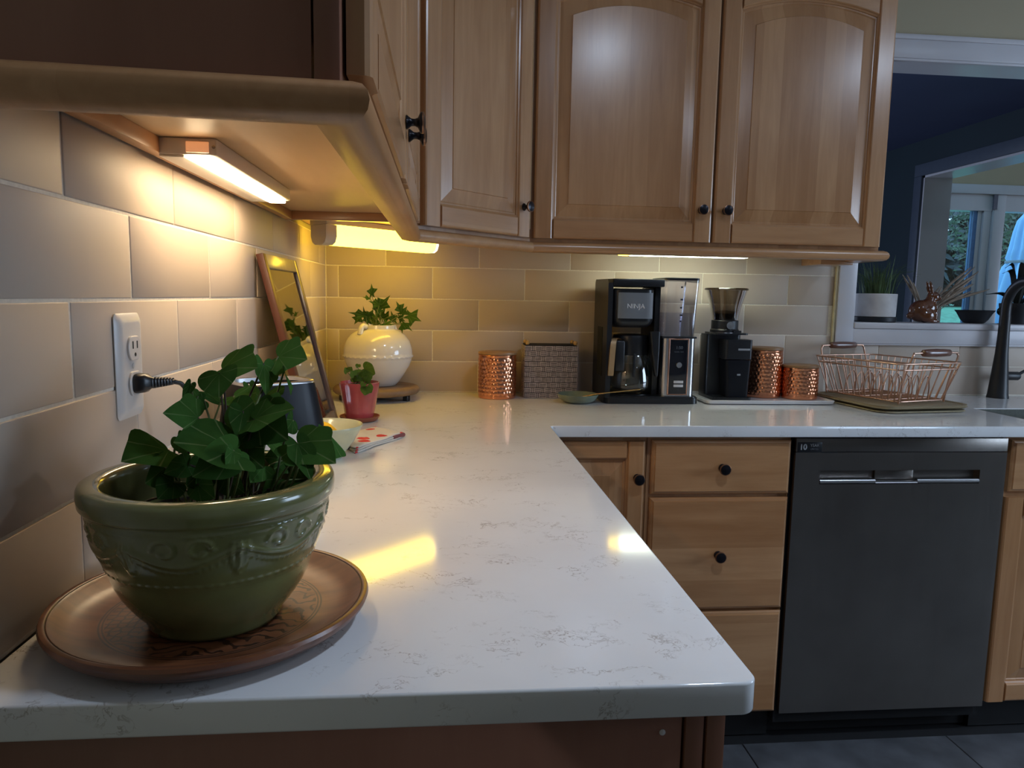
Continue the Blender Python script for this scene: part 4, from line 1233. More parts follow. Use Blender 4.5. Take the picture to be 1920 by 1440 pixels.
RLEAF=[ (0.141, -0.58, 0.127, 0.136, -0.584, 0.139, 0.144, -0.576, 0.136, 1), (0.144, -0.576, 0.132, 0.153, -0.58, 0.14, 0.152, -0.572, 0.13, 1), (0.166, -0.571, 0.141, 0.161, -0.575, 0.145, 0.166, -0.567, 0.146, 1), (0.166, -0.57, 0.142, 0.174, -0.574, 0.146, 0.171, -0.566, 0.139, 1), (0.161, -0.602, 0.121, 0.154, -0.606, 0.133, 0.164, -0.598, 0.132, 1), (0.164, -0.581, 0.122, 0.176, -0.585, 0.134, 0.176, -0.577, 0.12, 1), (0.186, -0.578, 0.124, 0.198, -0.582, 0.136, 0.198, -0.574, 0.123, 1), (0.184, -0.585, 0.136, 0.212, -0.589, 0.123, 0.189, -0.581, 0.111, 1), (0.194, -0.598, 0.118, 0.207, -0.602, 0.122, 0.201, -0.594, 0.111, 1), (0.176, -0.586, 0.111, 0.165, -0.59, 0.107, 0.167, -0.582, 0.115, 1), (0.189, -0.601, 0.107, 0.203, -0.605, 0.113, 0.199, -0.597, 0.101, 1), (0.18, -0.568, 0.112, 0.191, -0.572, 0.105, 0.18, -0.564, 0.101, 1), (0.169, -0.57, 0.115, 0.183, -0.574, 0.121, 0.179, -0.566, 0.109, 1), (0.194, -0.625, 0.093, 0.189, -0.629, 0.074, 0.179, -0.621, 0.086, 1), (0.197, -0.625, 0.096, 0.206, -0.629, 0.08, 0.191, -0.621, 0.081, 1), (0.188, -0.625, 0.104, 0.181, -0.629, 0.097, 0.179, -0.621, 0.105, 1), (0.156, -0.582, 0.113, 0.165, -0.586, 0.103, 0.153, -0.578, 0.102, 1) ] 
for v in IVY:
    B = v[0:3]
    place_leaf(pt, LS[KIND[v[9]]], B, v[3:6], v[6:9], 0.9)
    dx, dy = B[0] - PC[0], B[1] - PC[1]
    k = min(1.0, 0.075 / max(0.02, math.hypot(dx, dy)))
    root = (PC[0] + dx * k * 0.75 + random.uniform(-.008, .008), PC[1] + dy * k * 0.6 + random.uniform(-.012, .004), PC[2] + 0.099)
    if Vector(B).z > root[2] + 0.006:
        stem_to(pt, root, B, 0.0011, M_STEM if random.random() < 0.6 else M_STEMD)
for i in range(7):                                   # creeping runners on the soil
    a = i * 0.9
    p0 = (PC[0] + 0.02 * math.cos(a), PC[1] + 0.02 * math.sin(a), PC[2] + 0.101)
    p1 = (PC[0] + 0.078 * math.cos(a + 0.5), PC[1] + 0.078 * math.sin(a + 0.5), PC[2] + 0.108)
    stem_to(pt, p0, p1, 0.0012, M_STEMD, 0.012)

# ---------------------------------------------------------------- outlet with plug and cable
ot = thing('wall_outlet', 'white double wall outlet plate on the tiles behind the ivy', 'outlet', (0.0006, -1.5265, 0.2325))
pm = MB()
def oc(o, x):
    return [(x, a, c_) for a, c_ in rrect(-0.0355 + o, 0.0355 - o, -0.0635 + o, 0.0635 - o, 0.007)]
pm.loft([oc(0, 0.0), oc(0.0, 0.0012), oc(0.0045, 0.0048), oc(0.010, 0.0066), oc(0.0115, 0.0068)])
part('cover_plate', pm, M_PLASTICW, ot, ang=22)
for zc in (0.0215, -0.0215):
    rm = MB()
    out = [(0.0172 * math.cos(t), 0.0172 * math.sin(t)) for t in [2 * PI * i / 40 for i in range(40)]]
    out = [(a, max(-0.0145, min(0.0145, c_))) for a, c_ in out]
    rm.loft([[(0.006, a, zc + c_) for a, c_ in out], [(0.0092, a, zc + c_) for a, c_ in out], [(0.0098, a * 0.95, zc + c_ * 0.95) for a, c_ in out]])
    r_ = part('receptacle', rm, M_PLASTICW, ot, ang=30)
    for dy in (-0.0058, 0.0062):
        part('slot', MB().box(0.0096, 0.0101, dy - 0.0013, dy + 0.0013, zc - 0.0005, zc + 0.0085), M_DARKGAP, r_)
    part('slot', MB().lathe([(0.0024, 0), (0.0024, 0.0004)], 12).moved((0.0097, 0, zc - 0.0078), ry=PI / 2), M_DARKGAP, r_)
part('screw', MB().lathe([(0.0033, 0), (0.0033, 0.0008), (0.0, 0.0014)], 14).moved((0.0068, 0, 0), ry=PI / 2), M_PLASTICW, ot)

pc = thing('power_cord', 'black plug and cable in the lower socket, running behind the ivy', 'cord', (0.0105, -1.5265, 0.2110))
O = Vector((0.017, -1.529, 0.2115))
pg = MB()
def ring(x, hw, hh, dy=0.0, dz=0.0):
    return [(x, a + dy, c_ + dz) for a, c_ in rrect(-hw, hw, -hh, hh, min(hw, hh) * 0.6, 3)]
pg.loft([ring(0.0, 0.0115, 0.0115), ring(0.002, 0.0122, 0.0122), ring(0.011, 0.0118, 0.0110, 0.002), ring(0.0135, 0.0085, 0.0080, 0.004), ring(0.018, 0.0062, 0.0062, 0.006)])
part('plug', pg, M_BLACKP, pc, ang=50)
sr = MB()
for i in range(7):
    x = 0.018 + i * 0.0026
    dy = 0.006 + i * 0.0024
    rr = 0.0068 - i * 0.0004
    sr.loft([ring(x, rr, rr, dy), ring(x + 0.0015, rr, rr, dy + 0.0014)])
sr.tube([(0.018, 0.006, 0), (0.027, 0.0145, 0), (0.036, 0.0225, -0.0005)], 0.0030, 8)
part('strain_relief', sr, M_BLACKP, pc, ang=50)
cab = [(0.036, 0.0225, -0.0005), (0.043, 0.030, -0.005), (0.047, 0.042, -0.022), (0.044, 0.055, -0.052), (0.034, 0.062, -0.078), (0.022, 0.075, -0.105), (0.016, 0.115, -0.15), (0.012, 0.17, -0.195), (0.012, 0.205, -0.207)]
part('cable', MB().tube(bez(cab, 56), 0.0030, 10), M_BLACKP, pc, ang=80)

# ---------------------------------------------------------------- toaster behind the ivy
def sup(a, b, n=36, e=4.0):
    out = []
    for i in range(n):
        t = 2 * PI * i / n
        c_, s_ = math.cos(t), math.sin(t)
        out.append((a * math.copysign(abs(c_) ** (2 / e), c_), b * math.copysign(abs(s_) ** (2 / e), s_)))
    return out
def sec(a, b, z, e=4.0):
    return [(x, y, z) for x, y in sup(a, b, e=e)]
ts = thing('toaster', 'black and white tapered toaster with chrome rim behind the ivy', 'toaster', (0.0965, -1.205, 0.0), math.radians(39))
part('base', MB().loft([sec(0.073, 0.060, 0.004), sec(0.0755, 0.0625, 0.008), sec(0.076, 0.063, 0.100)]), M_PLASTICW, ts, ang=40, label='pale grey-white lower band')
part('body', MB().loft([sec(0.077, 0.064, 0.1002), sec(0.077, 0.064, 0.104), sec(0.0645, 0.0525, 0.1745), sec(0.062, 0.0505, 0.1765)], capt=False), M_NAVYGLOSS, ts, ang=30, label='glossy blue-black upper body')
part('rim', MB().loft([sec(0.0642, 0.0522, 0.1752), sec(0.0635, 0.0515, 0.1785), sec(0.061, 0.049, 0.1795), sec(0.0575, 0.0455, 0.1785), sec(0.056, 0.044, 0.172)], capb=False, capt=False), M_CHROME, ts, ang=60, label='chrome top rim')
part('slot_well', MB().loft([sec(0.0565, 0.0445, 0.173), sec(0.0545, 0.0425, 0.140)], capb=False), M_DARKGAP, ts, ang=30)
part('slot_divider', MB().box(-0.05, 0.05, -0.004, 0.004, 0.150, 0.170, 0.001), M_BLACKM, ts)
part('lever', MB().box(-0.0815, -0.0755, -0.012, 0.012, 0.06, 0.074, 0.002), M_BLACKP, ts)
for sx_ in (-1, 1):
    for sy_ in (-1, 1):
        part('foot', MB().lathe([(0.008, 0.0), (0.008, 0.0045)], 12, (0.045 * sx_, 0.035 * sy_)), M_BLACKP, ts)

# ---------------------------------------------------------------- picture frame leaning on the left wall
fh, fw, ft = 0.412, 0.340, 0.0145
tilt = math.radians(14.0)
pf = thing('picture_frame', 'brown wooden picture frame leaning against the left tiled wall', 'picture frame', (0.1180, -0.745, 0.0037))
FM = Matrix.Rotation(-tilt, 4, 'Y')
def fpart(name, mb, mats, **k):
    mb.v = [tuple(FM @ Vector(v)) for v in mb.v]
    return part(name, mb, mats, pf, **k)
hw = fw / 2
fpart('side_rail', MB().box(-ft, 0.0, -hw, -hw + 0.026, 0.0, fh, 0.0015), [M_REDWOOD], label='reddish brown side rail')
fpart('side_rail', MB().box(-ft, 0.0, hw - 0.026, hw, 0.0, fh, 0.0015), [M_FRAMED], label='dark plum-brown side rail')
fpart('top_rail', MB().box(-ft, 0.0, -hw + 0.026, hw - 0.026, fh - 0.030, fh, 0.0015), [M_FRAMEF])
fpart('bottom_rail', MB().box(-ft, 0.0, -hw + 0.026, hw - 0.026, 0.0, 0.030, 0.0015), [M_FRAMEF])
fpart('print', MB().box(-ft + 0.002, -ft + 0.004, -hw + 0.02, hw - 0.02, 0.02, fh - 0.02), [M_PAPER])
fpart('glass', MB().box(-ft + 0.007, -ft + 0.009, -hw + 0.0262, hw - 0.0262, 0.0302, fh - 0.0302), [M_PICGLASS])

# ---------------------------------------------------------------- pale bowl with a lemon, printed tea towel
bw = thing('bowl', 'pale celadon bowl holding a lemon, beside the toaster', 'bowl', (0.150, -1.000, 0.0))
part('bowl_body', MB().lathe([(0.032, 0.0), (0.034, 0.001), (0.035, 0.006), (0.044, 0.016), (0.058, 0.034), (0.0695, 0.055), (0.0750, 0.0660), (0.0743, 0.0675), (0.0725, 0.0668), (0.066, 0.053), (0.055, 0.034), (0.041, 0.018), (0.0, 0.0135)], 64), M_CREAMBOWL, bw, ang=60)
lm = MB().sphere((0, 0, 0), 0.026, 24, 16, sc=(1.28, 1, 1))
lm.v = [(x + (0.006 * max(0, abs(x) - 0.028) / 0.006 * (1 if x > 0 else -1)), y, z) for x, y, z in lm.v]
whole('lemon', lm, M_LEMON, 'yellow lemon lying in the pale celadon bowl', 'lemon', (0.140, -0.995, 0.0455), 0.6)

def towel_mat():
    m, nt, b, out = newmat('printed_cotton')
    tc = N(nt, 'ShaderNodeTexCoord')
    vor = N(nt, 'ShaderNodeTexVoronoi', i_Scale=22.0, i_Randomness=1.0)
    nt.links.new(tc.outputs['Object'], vor.inputs['Vector'])
    no = N(nt, 'ShaderNodeTexNoise', i_Scale=60.0, i_Detail=3.0)
    nt.links.new(tc.outputs['Object'], no.inputs['Vector'])
    dd = math_(nt, 'ADD', vor.outputs['Distance'], math_(nt, 'MULTIPLY', no.outputs['Fac'], 0.25))
    spot = math_(nt, 'LESS_THAN', dd, 0.43)
    sc_ = N(nt, 'ShaderNodeSeparateColor')
    nt.links.new(vor.outputs['Color'], sc_.inputs[0])
    pal = ramp(nt, [(0.0, (0.62, 0.04, 0.03)), (0.40, (0.06, 0.05, 0.16)), (0.62, (0.10, 0.16, 0.05)), (0.75, (0.66, 0.60, 0.52))])
    pal.color_ramp.interpolation = 'CONSTANT'
    nt.links.new(sc_.outputs[0], pal.inputs['Fac'])
    mx = N(nt, 'ShaderNodeMix', data_type='RGBA')
    nt.links.new(spot, mx.inputs[0])
    mx.inputs[6].default_value = (0.66, 0.60, 0.52, 1)
    nt.links.new(pal.outputs['Color'], mx.inputs[7])
    nt.links.new(mx.outputs[2], b.inputs['Base Color'])
    b.inputs['Roughness'].default_value = 0.9
    return m
M_TOWEL = towel_mat()
tw = thing('tea_towel', 'folded white tea towel printed with red flowers next to the pink pot', 'towel', (0.2, -0.83, 0.0))
q0 = [(0.206, -0.968), (0.293, -0.795), (0.225, -0.722), (0.142, -0.835)]
def folded(z0, z1, sh, seedv):
    rnd = random.Random(seedv)
    c_ = (sum(p[0] for p in q0) / 4, sum(p[1] for p in q0) / 4)
    ring_ = []
    for i in range(4):
        a, b_ = Vector(q0[i]), Vector(q0[(i + 1) % 4])
        for j in range(8):
            p = a.lerp(b_, j / 8)
            w = 0.002 * math.sin(j * 1.3 + seedv)
            ring_.append(((p.x - c_[0]) * sh + c_[0] + w, (p.y - c_[1]) * sh + c_[1] + w))
    def s_(k, z):
        return [((x - c_[0]) * k + c_[0], (y - c_[1]) * k + c_[1], z + 0.0008 * math.sin(40 * x + 30 * y + seedv)) for x, y in ring_]
    m = MB()
    m.loft([s_(0.97, z0), s_(1.0, z0 + (z1 - z0) * 0.3), s_(1.0, z0 + (z1 - z0) * 0.7), s_(0.965, z1), s_(0.5, z1 + 0.0006), s_(0.05, z1 + 0.0008)])
    return m
for i, (z0, z1, sh) in enumerate(((0.0008, 0.0048, 1.0), (0.0049, 0.0088, 0.985), (0.0089, 0.0130, 0.975))):
    part('fold', folded(z0, z1, sh, i), M_TOWEL, tw, world=True, ang=60)
part('hem', MB().tube([(x, y, 0.0068) for x, y in [(0.272, -0.828), (0.283, -0.806), (0.2935, -0.793), (0.285, -0.782)]], 0.0052, 8), plain('maroon_hem_stitching', (0.22, 0.07, 0.07), 0.9), tw, world=True, ang=60, label='maroon stitched hem')

# ---------------------------------------------------------------- pink pot on its saucer
rp = thing('potted_seedling', 'small pink glazed pot with a trailing seedling near the corner', 'plant', (0.170, -0.565, 0.0))
part('saucer', MB().lathe([(0.036, 0.0), (0.044, 0.002), (0.0505, 0.011), (0.0515, 0.0135), (0.0495, 0.0138), (0.0435, 0.006), (0.0, 0.0052)], 48), M_TERRA, rp, ang=50, label='terracotta saucer')
def flute(a, z, r, i):
    return -0.0012 * max(0.0, math.cos(a * 9)) ** 8 if 1 < i < 6 else 0.0
part('pot', MB().lathe([(0.032, 0.0055), (0.0345, 0.0065), (0.0360, 0.012), (0.0440, 0.055), (0.0500, 0.090), (0.0510, 0.098), (0.0505, 0.1005), (0.0480, 0.1005), (0.0460, 0.092), (0.0, 0.090)], 72, fn=flute), M_PINKGLAZE, rp, ang=50)
part('soil', MB().lathe([(0.0, 0.0935), (0.03, 0.0930), (0.0465, 0.0915)], 32, capb=False), M_SOIL, rp, ang=60)
LS3 = leaf_set(M_SEED)
for v in RLEAF:
    place_leaf(rp, LS3['round'], v[0:3], v[3:6], v[6:9], 0.8)
    root = (0.170 + random.uniform(-.015, .015), -0.575, 0.0935)
    stem_to(rp, root, v[0:3], 0.0008, M_STEM, 0.006)

# ---------------------------------------------------------------- white ivy jar on a wooden riser
rs = thing('wooden_riser', 'round weathered wooden riser on black feet in the corner', 'riser', (0.1765, -0.150, 0.0))
M_RISER = wood('weathered_riser_wood', (0.26, 0.16, 0.085), (0.13, 0.075, 0.04), 'x', stave=0.05, rough=0.55, coat=0.0)
part('top', MB().lathe([(0.118, 0.0165), (0.128, 0.019), (0.134, 0.026), (0.134, 0.033), (0.128, 0.0395), (0.118, 0.0415), (0.0, 0.0415)], 72), M_RISER, rs, ang=50)
for k in range(3):
    a = -0.55 + k * 2 * PI / 3
    part('leg', MB().box(-0.0085, 0.0085, -0.0085, 0.0085, 0.0, 0.0168, 0.002).moved((0.112 * math.cos(a), 0.112 * math.sin(a), 0.0), rz=a), M_BLACKM, rs, label='black foot')
jr = thing('ivy_jar', 'round white glazed jar of star-leaved ivy on the wooden riser', 'plant', (0.1815, -0.150, 0.0417))
jp = [(0.050, 0.0), (0.056, 0.002), (0.066, 0.014), (0.082, 0.038), (0.0975, 0.064), (0.1040, 0.082), (0.1052, 0.0885), (0.1078, 0.0905), (0.1078, 0.0945), (0.1060, 0.0965), (0.1055, 0.104), (0.1040, 0.118), (0.0970, 0.140), (0.084, 0.158), (0.066, 0.1705), (0.054, 0.1745), (0.0525, 0.178), (0.0535, 0.186), (0.0525, 0.1885), (0.0500, 0.1880), (0.0490, 0.178), (0.0, 0.172)]
def rope(a, z, r, i):
    return 0.0013 * math.sin(a * 34 + (2.2 if i == 8 else 0)) if i in (7, 8) else 0.0
part('jar', MB().lathe(jp, 136, fn=rope), M_WHITEGLAZE, jr, ang=55)
for a in (-2.25, 0.9):
    ca_, sa_ = math.cos(a), math.sin(a)
    pts = [(0.052 * ca_, 0.052 * sa_, 0.184), (0.064 * ca_, 0.064 * sa_, 0.186), (0.073 * ca_, 0.073 * sa_, 0.178), (0.077 * ca_, 0.077 * sa_, 0.160)]
    part('lug_handle', MB().tube(bez(pts, 12), 0.0085, 10), M_WHITEGLAZE, jr, ang=70)
part('soil', MB().lathe([(0.0, 0.1745), (0.0488, 0.1735)], 32, capb=False), M_SOIL, jr, ang=60)
LS2 = leaf_set(M_IVY2)
for v in VIVY:
    place_leaf(jr, LS2['star'], v[0:3], v[3:6], v[6:9], 0.9)
    root = (0.1815 + random.uniform(-.03, .03), -0.150 + random.uniform(-.03, .01), 0.2155)
    if v[2] > 0.22:
        stem_to(jr, root, v[0:3], 0.0009, M_STEM, 0.006)

# ---------------------------------------------------------------- copper canisters
def canister_mesh(r, h):
    nc = 26
    prof = [(r - 0.004, 0.0), (r - 0.001, 0.001), (r, 0.004)]
    z0, z1, dz = 0.012, h - 0.014, 0.0013
    n = int((z1 - z0) / dz)
    prof += [(r, z0 + (z1 - z0) * i / n) for i in range(n + 1)]
    prof += [(r, h - 0.008), (r + 0.0008, h - 0.006), (r + 0.0008, h - 0.004), (r, h - 0.003), (r - 0.002, h - 0.003)]
    pitch = 2 * PI * r / nc
    def dim(a, z, rr, i):
        if z < 0.0125 or z > h - 0.0145:
            return 0.0
        row = (z - 0.013) / (pitch * 0.88)
        k = math.floor(row)
        fz = row - k - 0.5
        fa = (a / (2 * PI) * nc + 0.5 * (k % 2)) % 1.0 - 0.5
        d = math.hypot(fa, fz * 0.88) * 2
        return 0.0013 * max(0.0, 1 - (d / 0.92) ** 2)
    return MB().lathe(prof, nc * 9, fn=dim)
def canister(loc, r, h, label):
    t = thing('copper_canister', label, 'canister', loc, 0, 'hammered copper canisters')
    part('can', canister_mesh(r, h), M_COPPER, t, ang=70)
    part('lid', MB().lathe([(r - 0.002, h - 0.0025), (r + 0.0012, h - 0.0020), (r + 0.0018, h + 0.002), (r + 0.0012, h + 0.0048), (r - 0.002, h + 0.0058), (0.0, h + 0.0060)], 64), M_COPPERLID, t, ang=40, label='flat wooden lid')
canister((0.5575, -0.115, 0.0), 0.0605, 0.143, 'hammered copper canister standing alone left of the woven basket')

# ---------------------------------------------------------------- woven basket
bk = thing('woven_basket', 'tall grey basketweave box with bead corners between canister and coffee maker', 'basket', (0.731, -0.078, 0.0))
M_WEAVE = plain('grey_woven_strand', (0.40, 0.335, 0.315), 0.6, var=0.25, scale=90)
M_WEAVEB = plain('black_basket_core', (0.012, 0.010, 0.012), 0.9)
bwid, bdep, bh = 0.170, 0.100, 0.170
part('core', MB().box(-bwid / 2, bwid / 2, -bdep / 2, bdep / 2, 0.001, bh - 0.001).box(-bwid / 2 + .003, bwid / 2 - .003, -bdep / 2 + .003, bdep / 2 - .003, bh - 0.001, bh + 0.002), M_WEAVEB, bk)
wm = MB()
def weave_face(wid, place):
    cell = 0.0170
    nx, nz = int(round(wid / cell)), int(round(bh / cell))
    cw, ch = wid / nx, bh / nz
    for i in range(nx):
        for j in range(nz):
            cx_, cz_ = -wid / 2 + (i + 0.5) * cw, (j + 0.5) * ch
            for k in (-1, 0, 1):
                if (i + j) % 2:
                    x0, x1, z0, z1 = cx_ - cw * 0.62, cx_ + cw * 0.62, cz_ + k * ch / 3.1 - ch * 0.11, cz_ + k * ch / 3.1 + ch * 0.11
                else:
                    x0, x1, z0, z1 = cx_ + k * cw / 3.1 - cw * 0.11, cx_ + k * cw / 3.1 + cw * 0.11, cz_ - ch * 0.44, cz_ + ch * 0.44
                x0, x1 = max(x0, -wid / 2), min(x1, wid / 2)
                z0, z1 = max(z0, 0.001), min(z1, bh - 0.001)
                d = 0.0026 if (i + j) % 2 else 0.0018
                place(x0, x1, z0, z1, d)
weave_face(bwid, lambda x0, x1, z0, z1, d: wm.box(x0, x1, -bdep / 2 - d, -bdep / 2, z0, z1))
weave_face(bdep, lambda x0, x1, z0, z1, d: wm.box(-bwid / 2 - d, -bwid / 2, x0, x1, z0, z1))
weave_face(bdep, lambda x0, x1, z0, z1, d: wm.box(bwid / 2, bwid / 2 + d, x0, x1, z0, z1))
part('weave', wm, M_WEAVE, bk, stuff=True)
M_BEAD = plain('amber_wooden_bead', (0.50, 0.30, 0.10), 0.4, var=0.2, scale=90)
for sx_ in (-1, 1):
    for yy in (-bdep / 2 + 0.006, bdep / 2 - 0.03):
        part('corner_bead', MB().sphere((sx_ * (bwid / 2 - 0.007), yy, bh + 0.0085), 0.0072, 14, 8), M_BEAD, bk, label='amber wooden corner bead')

# ---------------------------------------------------------------- spoon rest and spoon
whole('spoon_rest', MB().lathe([(0.036, 0.0), (0.040, 0.001), (0.0545, 0.009), (0.0640, 0.0225), (0.0655, 0.0270), (0.0638, 0.0280), (0.0620, 0.0260), (0.052, 0.0125), (0.038, 0.006), (0.0, 0.0052)], 56),
      M_SAGEDISH, 'small grey-green glazed spoon dish in front of the basket', 'dish', (0.803, -0.223, 0.0), ang=55)
sp = thing('spoon', 'long brass spoon lying across the grey-green dish', 'spoon', (0.80, -0.225, 0.006))
S0 = Vector((0.80, -0.225, 0.006))
hp = bez([(0.802, -0.226, 0.0165), (0.835, -0.238, 0.0240), (0.866, -0.249, 0.0315), (0.93, -0.268, 0.042), (0.985, -0.283, 0.0505)], 24)
part('handle', MB().tube(hp, [0.0016 + 0.0012 * i / (len(hp) - 1) for i in range(len(hp))], 8), M_GOLD, sp, world=True, ang=70)
part('bowl', MB().sphere((0.788, -0.222, 0.0135), 0.016, 18, 10, sc=(1.3, 0.9, 0.28)), M_GOLD, sp, world=True, ang=70)

# ---------------------------------------------------------------- coffee maker
cm = thing('coffee_maker', 'black and steel coffee maker with glass carafe and clear water tank', 'coffee maker', (1.03, -0.15, 0.0))
CL = Vector((1.03, -0.15, 0.0))
def cpart(name, mb, mats, **k):
    return part(name, mb, mats, cm, world=True, **k)
cpart('base', MB().prism(rrect(0.882, 1.182, -0.252, -0.045, 0.022), 0.0008, 0.019).prism(rrect(0.885, 1.179, -0.248, -0.048, 0.02), 0.019, 0.023), M_BLACKP, ang=30)
side = [(-0.246, 0.019), (-0.246, 0.372), (-0.236, 0.384), (-0.06, 0.386), (-0.05, 0.376), (-0.05, 0.019)]
cpart('side_panel', MB().prism(side, 0.8835, 0.8985, plane='yz'), M_BLACKP, ang=30)
cpart('side_grip', MB().box(0.8825, 0.8836, -0.185, -0.115, 0.08, 0.235, 0.0004), M_DARKGAP)
cpart('top_housing', MB().box(0.8985, 1.060, -0.247, -0.052, 0.362, 0.3855, 0.004), M_BLACKP)
cpart('inner_wall', MB().box(1.042, 1.060, -0.205, -0.052, 0.019, 0.362, 0.002), M_BLACKP)
bk_ = MB()
def bsec(z, k, y1=-0.244):
    return [(0.9635 + (x - 0.9635) * k, y, z) for x, y in rrect(0.8995, 1.0335, y1, -0.10, 0.03, 6)]
bk_.loft([bsec(0.236, 0.70, -0.225), bsec(0.2385, 0.80, -0.232), bsec(0.247, 0.93, -0.240), bsec(0.258, 0.985), bsec(0.270, 1.0), bsec(0.352, 1.0), bsec(0.3555, 0.97, -0.240)])
bk = cpart('brew_basket', bk_, M_BLACKP, ang=40)
stl = MB()
n = 14
secs = []
for i in range(n + 1):
    x = 0.9155 + 0.1085 * i / n
    y = -0.2448 - 0.0065 * (1 - ((i - n / 2) / (n / 2)) ** 2)
    secs.append([(x, y, 0.2645), (x, y, 0.3435), (x, -0.243, 0.3435), (x, -0.243, 0.2645)])
stl.loft(secs)
cpart('steel_plate', stl, M_CHROME, ang=40, label='polished steel front plate')
text('NINJA', 'lettering', 0.0205, M_PRINTW, cm, Vector((0.9695, -0.2518, 0.302)) - CL)
cpart('basket_arm', MB().box(1.033, 1.058, -0.19, -0.13, 0.295, 0.322, 0.003), M_BLACKP)
tw_ = MB()
tw_.prism(rrect(1.064, 1.170, -0.2355, -0.07, 0.016, 6), 0.023, 0.2045)
cpart('tower', tw_, M_CHROME, ang=40, label='steel control tower')
cpart('tower_cap', MB().box(1.060, 1.172, -0.237, -0.068, 0.2045, 0.211, 0.002), M_BLACKP)
cp = cpart('control_panel', MB().box(1.0865, 1.143, -0.2385, -0.234, 0.030, 0.2015, 0.0012), M_DISPLAY)
fr = MB()
fx0, fx1, fz0, fz1 = 1.0825, 1.147, 0.0265, 0.2045
fr.box(fx0, fx0 + 0.004, -0.239, -0.2345, fz0, fz1, 0.001).box(fx1 - 0.004, fx1, -0.239, -0.2345, fz0, fz1, 0.001).box(fx0 + .004, fx1 - .004, -0.239, -0.2345, fz0, fz0 + 0.004, 0.001).box(fx0 + .004, fx1 - .004, -0.239, -0.2345, fz1 - 0.004, fz1, 0.001)
cpart('copper_bezel', fr, plain('copper_trim', (0.62, 0.34, 0.24), 0.25, 1.0), label='thin copper bezel')
part('dial', MB().lathe([(0.0095, 0.0), (0.0095, 0.004), (0.0085, 0.0055), (0.0, 0.006)], 24).moved((1.1165, -0.2385, 0.122), rx=PI / 2), M_CHROME, cp, world=True)
for zc in (0.0685, 0.0565):
    part('button', MB().box(1.102, 1.133, -0.2405, -0.2383, zc - 0.0042, zc + 0.0042, 0.001), M_PLASTICW, cp, world=True)
text('1:50', 'lettering', 0.013, M_DIMPRINT, cm, Vector((1.1165, -0.2387, 0.176)) - CL)
text('CLASSIC  RICH', 'lettering', 0.0045, M_DIMPRINT, cm, Vector((1.1155, -0.2387, 0.163)) - CL)
def tsec(z, k, o=0.0):
    x1 = 1.164 + 0.011 * k
    return [(x, y, z) for x, y in rrect(1.059 + 0.004 * k + o, x1 - o, -0.236 + o, -0.085 - o, 0.012, 4)]
tk = MB()
tk.loft([tsec(0.2115, 0), tsec(0.386, 1)], capt=False)
cpart('water_tank', tk, M_TANK, ang=40, label='clear grey water tank')
cpart('tank_water', MB().loft([tsec(0.2135, 0, 0.0025), tsec(0.284, 0.4, 0.0025)]), glass('still_water', (0.84, 0.84, 0.90), 0.04, 0.02), ang=40)
cpart('tank_lid', MB().loft([tsec(0.3845, 1), tsec(0.391, 1.05), tsec(0.3925, 1.05, 0.004)]), M_BLACKP, ang=40)
for i, z in enumerate((0.363, 0.325, 0.300, 0.277, 0.258)):
    cpart('level_mark', MB().box(1.1135, 1.1195 + 0.002 * (i % 2), -0.2372, -0.2362, z - 0.0026, z + 0.0026), M_MARK)
cg = (0.982, -0.158)
gl = MB().lathe([(0.058, 0.0255), (0.069, 0.029), (0.0750, 0.045), (0.0755, 0.065), (0.0700, 0.105), (0.0590, 0.140), (0.0545, 0.152)], 56, cg, capb=True, capt=False)
ca = cpart('carafe', gl, M_CARAFE, ang=70, label='clear glass carafe')
part('collar', MB().lathe([(0.0560, 0.148), (0.0565, 0.150), (0.0570, 0.188), (0.0585, 0.200), (0.0560, 0.210), (0.040, 0.2135), (0.0, 0.2135)], 48, cg), M_BLACKP, ca, world=True, ang=50)
hd = [(0.932, -0.212, 0.196), (0.917, -0.228, 0.203), (0.907, -0.240, 0.197), (0.903, -0.247, 0.175), (0.900, -0.250, 0.130), (0.898, -0.249, 0.088)]
hm = MB()
pts = bez(hd, 20)
secs = []
for i, p in enumerate(pts):
    hwid = 0.0085
    secs.append([(p.x - hwid, p.y - 0.004, p.z), (p.x + hwid, p.y - 0.004, p.z), (p.x + hwid, p.y + 0.006, p.z), (p.x - hwid, p.y + 0.006, p.z)])
hm.loft(secs)
part('handle', hm, M_TANHANDLE, ca, world=True, ang=45, label='champagne coloured carafe handle')
part('handle_bracket', MB().box(0.914, 0.945, -0.236, -0.205, 0.100, 0.196, 0.006), M_BLACKP, ca, world=True)
part('strap', MB().box(0.972, 0.980, -0.2325, -0.2295, 0.082, 0.155, 0.001), M_BLACKP, ca, world=True)
cpart('frother_arm', MB().loft([[(x, y, 0.225) for x, y in rrect(1.022, 1.056, -0.235, -0.205, 0.006, 3)], [(x, y, 0.16) for x, y in rrect(1.030, 1.056, -0.235, -0.205, 0.006, 3)], [(x, y, 0.085) for x, y in rrect(1.045, 1.054, -0.23, -0.215, 0.003, 3)]]), M_BLACKP, ang=40)
cpart('warming_plate', MB().lathe([(0.064, 0.0232), (0.064, 0.0250), (0.0, 0.0252)], 40, cg), M_BLACKM, ang=40)
cpart('cable', MB().tube(bez([(1.168, -0.05, 0.03), (1.19, -0.030, 0.022), (1.215, -0.022, 0.026), (1.235, -0.018, 0.06), (1.24, -0.009, 0.12)], 24), 0.003, 8), M_BLACKP, ang=80)

